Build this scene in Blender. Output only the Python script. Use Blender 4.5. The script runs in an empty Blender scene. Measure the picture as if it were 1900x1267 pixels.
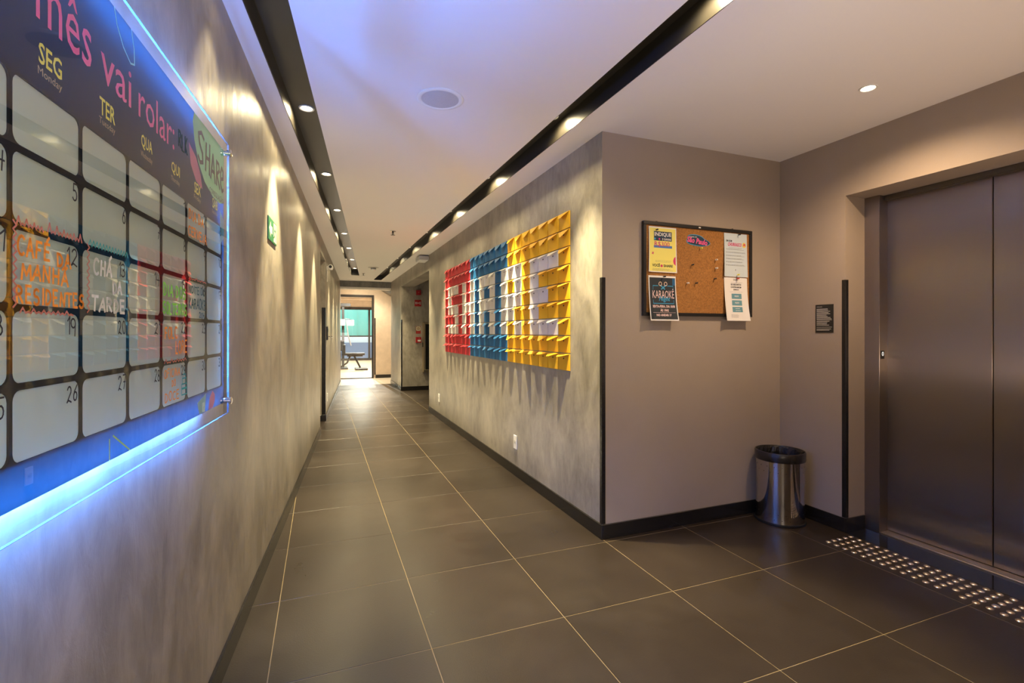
import bpy, bmesh, math, random
from math import sin, cos, pi, radians
from mathutils import Vector, Matrix

random.seed(7)
SC = bpy.context.scene
COL = SC.collection

# ------------------------------------------------------------------ camera, world, exposure
CAM_H = 1.279
cam_d = bpy.data.cameras.new('camera')
cam = bpy.data.objects.new('camera', cam_d)
COL.objects.link(cam)
cam.location = (0, 0, CAM_H)
cam.rotation_euler = (pi / 2, 0, -0.372713)
cam_d.sensor_fit = 'HORIZONTAL'
cam_d.sensor_width = 36
cam_d.lens = 904.06 / 1900 * 36
cam_d.shift_y = -17.62 / 1900
cam_d.clip_start = 0.02
SC.camera = cam

world = bpy.data.worlds.new('world')
SC.world = world
world.use_nodes = True
wbg = world.node_tree.nodes['Background']
wbg.inputs[0].default_value = (0.75, 0.9, 1.0, 1)
wbg.inputs[1].default_value = 4.5

SC.view_settings.view_transform = 'Standard'
SC.view_settings.look = 'None'
SC.view_settings.gamma = 1
SC.view_settings.use_curve_mapping = False
SC.view_settings.exposure = 0.0

SPOT_W = 440.0          # trough downlights
WIDE_W = 26.           # their spill
LOBBY_W = 78.0
LED = 62.0
FILL_W = 36.0         # added upward fill lamps standing in for bounced light
WARM = (1.0, 0.82, 0.46)
LOBBY_C = (1.0, 0.70, 0.43)

def area(loc, rot, sx, sy, e, col):
    l = bpy.data.lights.new('added_fill', 'AREA')
    l.shape = 'RECTANGLE'; l.size = sx; l.size_y = sy; l.energy = e; l.color = col
    o = bpy.data.objects.new('added_fill', l); COL.objects.link(o)
    o.location = loc; o.rotation_euler = rot
area((.65, -.9, 1.0), (radians(150), 0, 0), 1.5, 1.0, FILL_W, (1, .84, .70))  # added fill lamp behind the camera, no fixture there
area((2.35, .70, 1.0), (radians(170), 0, 0), .9, .5, FILL_W * .30, (1, .74, .55))  # added fill lamp lifting the lobby ceiling, out of view

area((.85, 7.8, .03), (pi, 0, 0), .7, 8.0, FILL_W * .78, (1, .83, .55))      # added lamp imitating downlights bounced up off the polished floor

# ------------------------------------------------------------------ dimensions
K, X0 = 0.0735, -0.50            # left wall: x = X0 + K*y
NRM = math.sqrt(1 + K * K)
XR = 1.615                       # right wall
YL = 2.601                       # lobby back wall
XE = 3.117                       # elevator wall
CZ = 2.52                        # ceiling
TZ = 2.63                        # trough depth
YB = -3.0                        # rear end of the corridor

# ------------------------------------------------------------------ materials
MATS = {}
def mat(name, color=(.5, .5, .5), rough=.5, metal=0., emit=None, estr=0., bump=0., bscale=40., bstretch=(1, 1, 1),
        vary=0., vscale=3., vstretch=(1, 1, 1), spec=.5, rvary=0., coat=0.):
    if name in MATS:
        return MATS[name]
    m = bpy.data.materials.new(name)
    m.use_nodes = True
    nt = m.node_tree
    b = nt.nodes['Principled BSDF']
    b.inputs['Base Color'].default_value = (*color, 1)
    b.inputs['Roughness'].default_value = rough
    b.inputs['Metallic'].default_value = metal
    b.inputs['Specular IOR Level'].default_value = spec
    b.inputs['Coat Weight'].default_value = coat
    b.inputs['Coat Roughness'].default_value = .12
    if emit:
        b.inputs['Emission Color'].default_value = (*emit, 1)
        b.inputs['Emission Strength'].default_value = estr
    if bump or vary or rvary:
        g = nt.nodes.new('ShaderNodeNewGeometry')
        def noise(scale, stretch, detail=5):
            mp = nt.nodes.new('ShaderNodeMapping')
            mp.inputs['Scale'].default_value = stretch
            nt.links.new(g.outputs['Position'], mp.inputs['Vector'])
            n = nt.nodes.new('ShaderNodeTexNoise')
            n.inputs['Scale'].default_value = scale
            n.inputs['Detail'].default_value = detail
            n.inputs['Roughness'].default_value = .6
            nt.links.new(mp.outputs[0], n.inputs['Vector'])
            return n
        if vary or rvary:
            n = noise(vscale, vstretch)
            if vary:
                mr = nt.nodes.new('ShaderNodeMapRange')
                mr.inputs['From Min'].default_value = .3
                mr.inputs['From Max'].default_value = .7
                mr.inputs['To Min'].default_value = 1 - vary
                mr.inputs['To Max'].default_value = 1 + vary
                nt.links.new(n.outputs['Fac'], mr.inputs['Value'])
                mx = nt.nodes.new('ShaderNodeVectorMath')
                mx.operation = 'SCALE'
                mx.inputs[0].default_value = color
                nt.links.new(mr.outputs[0], mx.inputs['Scale'])
                nt.links.new(mx.outputs[0], b.inputs['Base Color'])
            if rvary:
                mr = nt.nodes.new('ShaderNodeMapRange')
                mr.inputs['From Min'].default_value = .3
                mr.inputs['From Max'].default_value = .7
                mr.inputs['To Min'].default_value = max(.02, rough - rvary)
                mr.inputs['To Max'].default_value = rough + rvary
                nt.links.new(n.outputs['Fac'], mr.inputs['Value'])
                nt.links.new(mr.outputs[0], b.inputs['Roughness'])
        if bump:
            n = noise(bscale, bstretch, 6)
            bp = nt.nodes.new('ShaderNodeBump')
            bp.inputs['Strength'].default_value = bump
            bp.inputs['Distance'].default_value = .01
            nt.links.new(n.outputs['Fac'], bp.inputs['Height'])
            nt.links.new(bp.outputs[0], b.inputs['Normal'])
    MATS[name] = m
    return m

def cement(name, color, rough):
    """burnished cement: trowel clouds, long vertical strokes, uneven polish"""
    m = bpy.data.materials.new(name)
    m.use_nodes = True
    nt = m.node_tree
    b = nt.nodes['Principled BSDF']
    g = nt.nodes.new('ShaderNodeNewGeometry')
    def noise(scale, stretch, detail, dist=0.):
        mp = nt.nodes.new('ShaderNodeMapping')
        mp.inputs['Scale'].default_value = stretch
        nt.links.new(g.outputs['Position'], mp.inputs['Vector'])
        n = nt.nodes.new('ShaderNodeTexNoise')
        n.inputs['Scale'].default_value = scale
        n.inputs['Detail'].default_value = detail
        n.inputs['Roughness'].default_value = .62
        n.inputs['Distortion'].default_value = dist
        nt.links.new(mp.outputs[0], n.inputs['Vector'])
        return n
    clouds = noise(3.2, (1, 1, .7), 8, .6)
    strokes = noise(15, (1, 1, .42), 8, .5)
    add = nt.nodes.new('ShaderNodeMath'); add.operation = 'MULTIPLY_ADD'
    nt.links.new(strokes.outputs['Fac'], add.inputs[0]); add.inputs[1].default_value = .8
    nt.links.new(clouds.outputs['Fac'], add.inputs[2])
    mr = nt.nodes.new('ShaderNodeMapRange')
    mr.inputs['From Min'].default_value = .62; mr.inputs['From Max'].default_value = 1.18
    mr.inputs['To Min'].default_value = .58; mr.inputs['To Max'].default_value = 1.38
    nt.links.new(add.outputs[0], mr.inputs['Value'])
    mx = nt.nodes.new('ShaderNodeVectorMath'); mx.operation = 'SCALE'
    mx.inputs[0].default_value = color
    nt.links.new(mr.outputs[0], mx.inputs['Scale'])
    nt.links.new(mx.outputs[0], b.inputs['Base Color'])
    rr = nt.nodes.new('ShaderNodeMapRange')
    rr.inputs['From Min'].default_value = .3; rr.inputs['From Max'].default_value = .7
    rr.inputs['To Min'].default_value = rough - .06; rr.inputs['To Max'].default_value = rough + .12
    nt.links.new(strokes.outputs['Fac'], rr.inputs['Value'])
    nt.links.new(rr.outputs[0], b.inputs['Roughness'])
    bp = nt.nodes.new('ShaderNodeBump')
    bp.inputs['Strength'].default_value = .22; bp.inputs['Distance'].default_value = .012
    nt.links.new(strokes.outputs['Fac'], bp.inputs['Height'])
    nt.links.new(bp.outputs[0], b.inputs['Normal'])
    MATS[name] = m
    return m

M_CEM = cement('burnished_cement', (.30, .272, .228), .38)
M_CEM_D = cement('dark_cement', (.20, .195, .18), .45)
M_PAINT = mat('greige_wall_paint', (.34, .28, .225), .6, bump=.12, bscale=220, vary=.04, vscale=2)
M_CEIL = mat('white_ceiling_paint', (.84, .82, .80), .8, bump=.04, bscale=260)
M_BLACKP = mat('black_trough_lacquer', (.030, .026, .021), .36, vary=.1, vscale=3)
M_BASE = mat('black_stone_baseboard', (.012, .011, .011), .22, vary=.3, vscale=30)
M_GROUT = mat('tan_grout', (.21, .16, .085), .9)
M_WHITE = mat('white_plastic', (.8, .8, .78), .4)
M_BLACK = mat('black_plastic', (.012, .012, .013), .35)
M_RUBBER = mat('glossy_black_guard', (.01, .01, .011), .15, bump=.3, bscale=60)
M_CHROME = mat('polished_steel', (.75, .73, .70), .1, 1.)
M_STUD = mat('stud_steel', (.86, .78, .68), .24, 1.)
M_BIN = mat('mirror_steel', (.52, .49, .46), .07, 1., bump=.05, bscale=8)
M_SILL = mat('aluminium_sill', (.62, .54, .45), .4, 1.)
M_GRANITE = mat('black_granite', (.010, .010, .010), .08)
M_BAG = mat('black_bin_liner', (.012, .012, .012), .18, bump=.6, bscale=30)
M_DARKFRAME = mat('dark_bronze_frame', (.025, .02, .017), .35)
M_PAPER = mat('white_paper', (.78, .77, .76), .7)
M_INK = mat('black_ink', (.02, .02, .025), .7)

def tile_mat():
    m = bpy.data.materials.new('dark_porcelain_tile')
    m.use_nodes = True
    nt = m.node_tree
    b = nt.nodes['Principled BSDF']
    g = nt.nodes.new('ShaderNodeNewGeometry')
    oi = nt.nodes.new('ShaderNodeObjectInfo')
    n = nt.nodes.new('ShaderNodeTexNoise'); n.inputs['Scale'].default_value = 3.0
    n.inputs['Detail'].default_value = 8; n.inputs['Roughness'].default_value = .65
    nt.links.new(g.outputs['Position'], n.inputs['Vector'])
    a = nt.nodes.new('ShaderNodeMath'); a.operation = 'MULTIPLY_ADD'
    nt.links.new(oi.outputs['Random'], a.inputs[0]); a.inputs[1].default_value = .22
    nt.links.new(n.outputs['Fac'], a.inputs[2])
    mr = nt.nodes.new('ShaderNodeMapRange')
    mr.inputs['From Min'].default_value = .35; mr.inputs['From Max'].default_value = .9
    mr.inputs['To Min'].default_value = .8; mr.inputs['To Max'].default_value = 1.2
    nt.links.new(a.outputs[0], mr.inputs['Value'])
    mx = nt.nodes.new('ShaderNodeVectorMath'); mx.operation = 'SCALE'
    mx.inputs[0].default_value = (.026, .0192, .0147)
    nt.links.new(mr.outputs[0], mx.inputs['Scale'])
    nt.links.new(mx.outputs[0], b.inputs['Base Color'])
    b.inputs['Specular IOR Level'].default_value = .4
    rr = nt.nodes.new('ShaderNodeMapRange')
    rr.inputs['From Min'].default_value = .3; rr.inputs['From Max'].default_value = .7
    rr.inputs['To Min'].default_value = .27; rr.inputs['To Max'].default_value = .38
    nt.links.new(n.outputs['Fac'], rr.inputs['Value'])
    nt.links.new(rr.outputs[0], b.inputs['Roughness'])
    f = nt.nodes.new('ShaderNodeTexNoise'); f.inputs['Scale'].default_value = 160
    nt.links.new(g.outputs['Position'], f.inputs['Vector'])
    bp = nt.nodes.new('ShaderNodeBump'); bp.inputs['Strength'].default_value = .08
    bp.inputs['Distance'].default_value = .004
    nt.links.new(f.outputs['Fac'], bp.inputs['Height'])
    nt.links.new(bp.outputs[0], b.inputs['Normal'])
    return m
M_TILE = tile_mat()

def brushed_steel():
    m = bpy.data.materials.new('brushed_steel')
    m.use_nodes = True
    nt = m.node_tree
    b = nt.nodes['Principled BSDF']
    b.inputs['Metallic'].default_value = 1
    b.inputs['Base Color'].default_value = (.37, .315, .265, 1)
    b.inputs['Roughness'].default_value = .33
    b.inputs['Anisotropic'].default_value = .96       # vertical brush lines spread reflections sideways
    tg = nt.nodes.new('ShaderNodeCombineXYZ'); tg.inputs[1].default_value = 1.0
    nt.links.new(tg.outputs[0], b.inputs['Tangent'])
    g = nt.nodes.new('ShaderNodeNewGeometry')
    mp = nt.nodes.new('ShaderNodeMapping'); mp.inputs['Scale'].default_value = (1, 1, .012)
    nt.links.new(g.outputs['Position'], mp.inputs['Vector'])
    n = nt.nodes.new('ShaderNodeTexNoise'); n.inputs['Scale'].default_value = 320; n.inputs['Detail'].default_value = 4
    nt.links.new(mp.outputs[0], n.inputs['Vector'])
    bp = nt.nodes.new('ShaderNodeBump'); bp.inputs['Strength'].default_value = .03; bp.inputs['Distance'].default_value = .004
    nt.links.new(n.outputs['Fac'], bp.inputs['Height'])
    nt.links.new(bp.outputs[0], b.inputs['Normal'])
    return m
M_STEEL = brushed_steel()

def glass_mat(name, tint=(1, 1, 1), ior=1.5):
    m = bpy.data.materials.new(name)
    m.use_nodes = True
    nt = m.node_tree
    nt.nodes.clear()
    o = nt.nodes.new('ShaderNodeOutputMaterial')
    t = nt.nodes.new('ShaderNodeBsdfTransparent'); t.inputs[0].default_value = (*tint, 1)
    gl = nt.nodes.new('ShaderNodeBsdfGlossy'); gl.inputs['Roughness'].default_value = .0
    fr = nt.nodes.new('ShaderNodeFresnel'); fr.inputs['IOR'].default_value = ior
    ge = nt.nodes.new('ShaderNodeNewGeometry')
    fm = nt.nodes.new('ShaderNodeMath'); fm.operation = 'MULTIPLY'      # mirror at the front surface only
    iv = nt.nodes.new('ShaderNodeMath'); iv.operation = 'SUBTRACT'; iv.inputs[0].default_value = 1.0
    nt.links.new(ge.outputs['Backfacing'], iv.inputs[1])
    tw = nt.nodes.new('ShaderNodeMath'); tw.operation = 'MULTIPLY'; tw.inputs[1].default_value = 1.2; tw.use_clamp = True   # both faces of a sheet
    nt.links.new(fr.outputs[0], tw.inputs[0])
    nt.links.new(tw.outputs[0], fm.inputs[0]); nt.links.new(iv.outputs[0], fm.inputs[1])
    mx = nt.nodes.new('ShaderNodeMixShader')
    nt.links.new(fm.outputs[0], mx.inputs[0])
    nt.links.new(t.outputs[0], mx.inputs[1]); nt.links.new(gl.outputs[0], mx.inputs[2])
    nt.links.new(mx.outputs[0], o.inputs[0])
    return m
M_GLASS = glass_mat('clear_acrylic', (.985, .995, 1.0))
M_PANE = glass_mat('door_glass', (.97, .985, .98))

def translucent_mat(name, diff, trans, fac):
    m = bpy.data.materials.new(name)
    m.use_nodes = True
    nt = m.node_tree
    nt.nodes.clear()
    o = nt.nodes.new('ShaderNodeOutputMaterial')
    d = nt.nodes.new('ShaderNodeBsdfDiffuse'); d.inputs[0].default_value = (*diff, 1)
    t = nt.nodes.new('ShaderNodeBsdfTranslucent'); t.inputs[0].default_value = (*trans, 1)
    mx = nt.nodes.new('ShaderNodeMixShader'); mx.inputs[0].default_value = fac
    nt.links.new(d.outputs[0], mx.inputs[1]); nt.links.new(t.outputs[0], mx.inputs[2])
    nt.links.new(mx.outputs[0], o.inputs[0])
    return m
M_PRINT = translucent_mat('navy_vinyl_print', (.016, .016, .021), (.0, .33, .40), .21)
M_CELL = translucent_mat('frosted_white_print', (.58, .64, .45), (.60, .78, .74), .22)

def emit_mat(name, col, s):
    m = bpy.data.materials.new(name)
    m.use_nodes = True
    nt = m.node_tree
    nt.nodes.clear()
    o = nt.nodes.new('ShaderNodeOutputMaterial')
    e = nt.nodes.new('ShaderNodeEmission')
    e.inputs[0].default_value = (*col, 1); e.inputs[1].default_value = s
    nt.links.new(e.outputs[0], o.inputs[0])
    return m
M_LAMP = emit_mat('warm_lamp_lens', (1, .80, .50), 26)
M_LED = emit_mat('blue_led_strip', (.08, .27, 1.0), LED * 10)

# ------------------------------------------------------------------ mesh builder
class MB:
    def __init__(self, o=(0, 0, 0)):
        self.v = []; self.f = []; self.mi = []; self.o = o; self.cur = 0
    def add(self, vs, fs):
        n = len(self.v); o = self.o
        self.v += [(a[0] - o[0], a[1] - o[1], a[2] - o[2]) for a in vs]
        self.f += [tuple(i + n for i in f) for f in fs]
        self.mi += [self.cur] * len(fs)
        return self
    def box(self, x0, x1, y0, y1, z0, z1):
        vs = [(x, y, z) for z in (z0, z1) for y in (y0, y1) for x in (x0, x1)]
        return self.add(vs, [(0, 2, 3, 1), (4, 5, 7, 6), (0, 1, 5, 4), (2, 6, 7, 3), (0, 4, 6, 2), (1, 3, 7, 5)])
    def prism(self, poly, a, b, axis='z'):
        """poly (ccw) extruded from a to b along an axis; other two coordinates in order"""
        def P(p, h):
            return {'z': (p[0], p[1], h), 'y': (p[0], h, p[1]), 'x': (h, p[0], p[1])}[axis]
        n = len(poly)
        vs = [P(p, a) for p in poly] + [P(p, b) for p in poly]
        fs = [tuple(range(n))[::-1], tuple(range(n, 2 * n))] + [(i, (i + 1) % n, n + (i + 1) % n, n + i) for i in range(n)]
        return self.add(vs, fs)
    def lathe(self, prof, n=32, c=(0, 0), cap=True):
        vs = []; fs = []
        for r, z in prof:
            for i in range(n):
                a = 2 * pi * i / n
                vs.append((c[0] + r * cos(a), c[1] + r * sin(a), z))
        for j in range(len(prof) - 1):
            for i in range(n):
                k = (i + 1) % n
                fs.append((j * n + i, j * n + k, (j + 1) * n + k, (j + 1) * n + i))
        if cap:
            fs.append(tuple(range(n))[::-1])
            fs.append(tuple(range((len(prof) - 1) * n, len(prof) * n)))
        return self.add(vs, fs)
    def tube(self, path, r, n=8, close=False):
        pts = [Vector(p) for p in path]
        vs = []; fs = []
        for i, p in enumerate(pts):
            a = pts[max(i - 1, 0)]; b = pts[min(i + 1, len(pts) - 1)]
            t = (b - a).normalized()
            u = t.cross(Vector((0, 0, 1)))
            if u.length < 1e-4: u = t.cross(Vector((1, 0, 0)))
            u.normalize(); w = t.cross(u)
            for k in range(n):
                q = p + (u * cos(2 * pi * k / n) + w * sin(2 * pi * k / n)) * r
                vs.append(tuple(q))
        for i in range(len(pts) - 1):
            for k in range(n):
                l = (k + 1) % n
                fs.append((i * n + k, i * n + l, (i + 1) * n + l, (i + 1) * n + k))
        fs.append(tuple(range(n))[::-1]); fs.append(tuple(range((len(pts) - 1) * n, len(pts) * n)))
        return self.add(vs, fs)
    def ribbon(self, path, w, d):
        """flat stroke in the local xz plane at y = d"""
        for (x0, z0), (x1, z1) in zip(path[:-1], path[1:]):
            dx, dz = x1 - x0, z1 - z0
            l = math.hypot(dx, dz)
            if l < 1e-6: continue
            ex, ez = dx / l * w * .5, dz / l * w * .5
            nx, nz = -ez, ex
            a, b = (x0 - ex * .7, z0 - ez * .7), (x1 + ex * .7, z1 + ez * .7)
            self.add([(a[0] - nx, d, a[1] - nz), (b[0] - nx, d, b[1] - nz), (b[0] + nx, d, b[1] + nz), (a[0] + nx, d, a[1] + nz)], [(0, 1, 2, 3)])
        return self
    def flat(self, poly, d):
        """polygon in the xz plane at y = d facing -y"""
        return self.add([(x, d, z) for x, z in poly], [tuple(range(len(poly)))])
    def mesh(self, name, mats, bevel=0., seg=1, smooth=False):
        me = bpy.data.meshes.new(name)
        me.from_pydata(self.v, [], self.f)
        if not isinstance(mats, (list, tuple)): mats = [mats]
        for m in mats: me.materials.append(m)
        if len(mats) > 1:
            me.polygons.foreach_set('material_index', self.mi)
        bm = bmesh.new(); bm.from_mesh(me)
        bmesh.ops.recalc_face_normals(bm, faces=bm.faces) if len(bm.faces) and not self.open_() else None
        if bevel:
            bmesh.ops.bevel(bm, geom=[e for e in bm.edges if len(e.link_faces) == 2 and e.calc_face_angle(0) > .5], offset=bevel, segments=seg, affect='EDGES', profile=.5, clamp_overlap=True)
        bm.to_mesh(me); bm.free()
        if smooth:
            for p in me.polygons: p.use_smooth = True
            try: me.set_sharp_from_angle(angle=radians(38))
            except Exception: pass
        me.update()
        return me
    def open_(self):
        return getattr(self, 'is_open', False)
    def build(self, name, mats, parent=None, bevel=0., seg=1, smooth=False, **props):
        o = bpy.data.objects.new(name, self.mesh(name, mats, bevel, seg, smooth))
        COL.objects.link(o)
        if parent: o.parent = parent
        for k, v in props.items(): o[k] = v
        return o

def thing(name, label, cat, loc=(0, 0, 0), rot=0., group=None):
    o = bpy.data.objects.new(name, None)
    o.empty_display_size = .05
    COL.objects.link(o)
    o.location = loc; o.rotation_euler = (0, 0, rot)
    o['label'] = label; o['category'] = cat
    if group: o['group'] = group
    return o
def tag(o, label, cat, group=None):
    o['label'] = label; o['category'] = cat
    if group: o['group'] = group
    return o
def obj(name, me, parent=None):
    o = bpy.data.objects.new(name, me)
    COL.objects.link(o)
    if parent: o.parent = parent
    return o
def struct(mb, name, mats, **kw):
    return mb.build(name, mats, kind='structure', **kw)
def dup(o, parent=None):
    c = o.copy(); COL.objects.link(c)
    if parent: c.parent = parent
    for ch in list(o.children): dup(ch, c)
    return c

# local frames: local +x = viewer's right along the wall, +z up, -y out of the wall
TH_L = math.atan2(1, K)
def left_frame(s, z=0.):
    return (X0 + K * s / NRM, s / NRM, z), TH_L
def right_frame(y, z=0.):
    return (XR, y, z), -pi / 2
def lx(y): return X0 + K * y

# ------------------------------------------------------------------ lettering
TXT = {}
def text_shape(s, bold=0.):
    key = (s, bold)
    if key not in TXT:
        cu = bpy.data.curves.new('t', 'FONT')
        cu.body = s; cu.size = 1; cu.offset = bold; cu.resolution_u = 2; cu.fill_mode = 'FRONT'
        o = bpy.data.objects.new('t', cu)
        COL.objects.link(o)
        dg = bpy.context.evaluated_depsgraph_get()
        me = bpy.data.meshes.new_from_object(o.evaluated_get(dg))
        vs = [(v.co.x, v.co.y) for v in me.vertices]
        fs = [tuple(p.vertices) for p in me.polygons]
        bpy.data.objects.remove(o); bpy.data.curves.remove(cu); bpy.data.meshes.remove(me)
        TXT[key] = (vs, fs)
    return TXT[key]
def put_text(mb, s, x0, x1, z0, z1, d, bold=0., warp=None, slant=0.):
    vs, fs = text_shape(s, bold)
    ax = min(v[0] for v in vs); bx = max(v[0] for v in vs)
    az = min(v[1] for v in vs); bz = max(v[1] for v in vs)
    P = []
    for x, z in vs:
        u = (x - ax) / (bx - ax); w = (z - az) / (bz - az)
        p = (x0 + u * (x1 - x0) + slant * (w - .5) * (z1 - z0), d, z0 + w * (z1 - z0))
        P.append(warp(p) if warp else p)
    mb.add(P, fs)
def caps_text(mb, s, cx, zb, cap, d, bold=0., warp=None, squeeze=1., align='c', slant=0.):
    """text with a given capital height, baseline at zb"""
    vs, fs = text_shape(s, bold)
    k = cap / .729
    ax = min(v[0] for v in vs); bx = max(v[0] for v in vs)
    w = (bx - ax) * k * squeeze
    ox = {'c': cx - w / 2, 'l': cx, 'r': cx - w}[align]
    P = []
    for x, z in vs:
        p = (ox + (x - ax) * k * squeeze + slant * z * k, d, zb + z * k)
        P.append(warp(p) if warp else p)
    mb.add(P, fs)

# pen strokes for handwriting, on a unit box
def arc(cx, cz, rx, rz, a0, a1, n=9):
    return [(cx + rx * cos(radians(a0 + (a1 - a0) * i / n)), cz + rz * sin(radians(a0 + (a1 - a0) * i / n))) for i in range(n + 1)]
GL = {
 'A': [[(0, 0), (.42, 1), (.8, 0)], [(.12, .36), (.7, .36)]],
 'B': [[(.05, 0), (.05, 1)] + arc(.3, .76, .36, .24, 90, -90) + arc(.3, .26, .42, .26, 90, -90) + [(.05, 0)]],
 'C': [arc(.45, .5, .42, .5, 50, 310, 12)],
 'D': [[(.08, 0), (.08, 1)] + arc(.2, .5, .52, .5, 85, -85) + [(.08, 0)]],
 'E': [[(.68, 1), (.08, 1), (.08, 0), (.7, 0)], [(.08, .52), (.58, .52)]],
 'F': [[(.68, 1), (.08, 1), (.08, 0)], [(.08, .52), (.55, .52)]],
 'G': [arc(.45, .5, .42, .5, 55, 320, 12) + [(.8, .42), (.5, .42)]],
 'H': [[(.08, 0), (.08, 1)], [(.7, 0), (.7, 1)], [(.08, .5), (.7, .5)]],
 'I': [[(.2, 0), (.2, 1)]],
 'J': [[(.55, 1), (.55, .2)] + arc(.3, .2, .25, .2, 0, -170)],
 'K': [[(.08, 0), (.08, 1)], [(.7, 1), (.1, .45), (.74, 0)]],
 'L': [[(.08, 1), (.08, 0), (.65, 0)]],
 'M': [[(0, 0), (.12, 1), (.45, .3), (.8, 1), (.9, 0)]],
 'N': [[(.05, 0), (.08, 1), (.68, 0), (.72, 1)]],
 'O': [arc(.42, .5, .4, .5, 90, 450, 14)],
 'Q': [arc(.42, .5, .4, .5, 90, 450, 14), [(.5, .25), (.85, -.1)]],
 'R': [[(.06, 0), (.06, 1)] + arc(.3, .76, .36, .24, 90, -90) + [(.06, .52)], [(.3, .52), (.72, 0)]],
 'S': [arc(.4, .75, .32, .25, 40, 250, 8) + arc(.36, .26, .34, .26, 70, -150, 8)],
 'T': [[(0, 1), (.8, 1)], [(.4, 1), (.4, 0)]],
 'U': [[(.06, 1), (.06, .3)] + arc(.37, .3, .31, .3, 180, 360) + [(.68, 1)]],
 'V': [[(0, 1), (.38, 0), (.75, 1)]],
 'Z': [[(.05, 1), (.7, 1), (.05, 0), (.75, 0)]],
 '0': [arc(.36, .5, .32, .5, 90, 450, 12)],
 '1': [[(.1, .75), (.35, 1), (.35, 0)]],
 '2': [arc(.35, .72, .3, .28, 160, -20, 8) + [(.06, .02), (.3, .14), (.75, 0)]],
 '3': [arc(.3, .75, .3, .25, 150, -80, 8), arc(.3, .26, .36, .26, 85, -150, 8)],
 '4': [[(.15, 1), (.02, .42), (.75, .42)], [(.55, .9), (.5, -.1)]],
 '5': [[(.7, 1), (.15, 1), (.12, .58)] + arc(.32, .32, .34, .3, 100, -150, 8)],
 '6': [[(.6, 1), (.2, .6)] + arc(.36, .28, .28, .28, 160, 520, 12)],
 '7': [[(.02, 1), (.7, 1), (.3, 0)], [(.2, .5), (.62, .5)]],
 '8': [arc(.36, .75, .26, .25, 270, 630, 10) + arc(.36, .25, .32, .25, 90, 450, 10)],
 '9': [arc(.34, .72, .28, .28, 0, 360, 10) + [(.62, .7), (.5, -.05)]],
}
ACC = {'É': ('E', [[(.3, 1.15), (.6, 1.42)]]), 'Á': ('A', [[(.4, 1.15), (.7, 1.42)]]), 'Ê': ('E', [[(.15, 1.12), (.38, 1.35), (.6, 1.12)]]),
       'Ã': ('A', [[(.15, 1.15), (.32, 1.3), (.5, 1.18), (.7, 1.34)]])}
def hand(mb, s, x0, x1, z0, z1, d, w, wob=.05):
    rnd = random.Random(s)
    total = 0
    for ch in s: total += .6 if ch == ' ' else (.5 if ch in 'I1' else 1.0)
    u = (x1 - x0) / total; x = x0; h = z1 - z0
    for ch in s:
        if ch == ' ': x += .6 * u; continue
        base, extra = ACC.get(ch, (ch, []))
        adv = .5 if ch in 'I1' else 1.0
        dz = rnd.uniform(-wob, wob) * h; sc = rnd.uniform(.9, 1.06); sl = rnd.uniform(-.08, .12)
        for st in GL[base] + extra:
            pts = [(x + u * (px * .95 + sl * pz), z0 + dz + h * pz * sc) for px, pz in st]
            mb.ribbon(pts, w, d)
        x += adv * u

def rrect(x0, x1, z0, z1, r, n=5):
    P = []
    for cx, cz, a in ((x1 - r, z1 - r, 0), (x0 + r, z1 - r, 90), (x0 + r, z0 + r, 180), (x1 - r, z0 + r, 270)):
        for i in range(n + 1):
            t = radians(a + 90 * i / n)
            P.append((cx + r * cos(t), cz + r * sin(t)))
    return P

# ================================================================== THE SETTING
# ---- floor: grout bed and separate porcelain tiles
fl = struct(MB().box(-1.2, 3.45, YB, 12.32, -.12, -.0015), 'floor', M_GROUT)
def clip(poly, a, b, c):        # keep a*x + b*y + c >= 0
    out = []
    for i in range(len(poly)):
        p, q = poly[i], poly[(i + 1) % len(poly)]
        dp = a * p[0] + b * p[1] + c; dq = a * q[0] + b * q[1] + c
        if dp >= 0: out.append(p)
        if dp * dq < 0:
            t = dp / (dp - dq)
            out.append((p[0] + t * (q[0] - p[0]), p[1] + t * (q[1] - p[1])))
    return out
TX0, TS, TY0, TYS = -.1848, .6, 2.556, .6041
g = .0019
shared = {}
for i in range(-1, 6):
    for j in range(-9, 17):
        x0, x1 = TX0 + i * TS, TX0 + (i + 1) * TS
        y0, y1 = TY0 + j * TYS, TY0 + (j + 1) * TYS
        if i >= 3:
            if y0 >= YL - .01 and (y1 <= 7.8 or y0 >= 10.74): continue
            if y1 < .4: continue
        ranges = [(max(y0, YB), min(y1, 12.32))]
        if i >= 3:
            ranges = [(max(y0, .4), min(y1, YL)), (max(y0, 7.8), min(y1, 10.74))]
        for (ya, yb) in ranges:
            if yb - ya < .02: continue
            xb = min(x1, 3.105)
            poly = [(x0 + g, ya + g), (xb - g, ya + g), (xb - g, yb - g), (x0 + g, yb - g)]
            poly = clip(poly, 1, -K, -X0)
            if len(poly) < 3: continue
            full = len(poly) == 4 and abs((yb - ya) - TYS) < 1e-4 and abs(xb - x1) < 1e-4 and poly[0][0] > x0
            if full and abs(poly[0][0] - x0 - g) < 1e-6 and abs(poly[3][0] - x0 - g) < 1e-6:
                if 'full' not in shared:
                    shared['full'] = MB((x0, ya, 0)).prism(poly, -.009, 0).mesh('tile', M_TILE, bevel=.0008)
                o = obj('tile', shared['full'], fl); o.location = (x0, ya, 0)
            else:
                MB().prism(poly, -.009, 0).build('tile', M_TILE, fl, bevel=.0008)
MB().prism([(lx(6.6) - .26, 6.602), (lx(6.6) - .001, 6.602), (lx(7.5) - .001, 7.486), (lx(7.5) - .26, 7.486)], -.009, 0).build('tile', M_TILE, fl, bevel=.0008)
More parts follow.
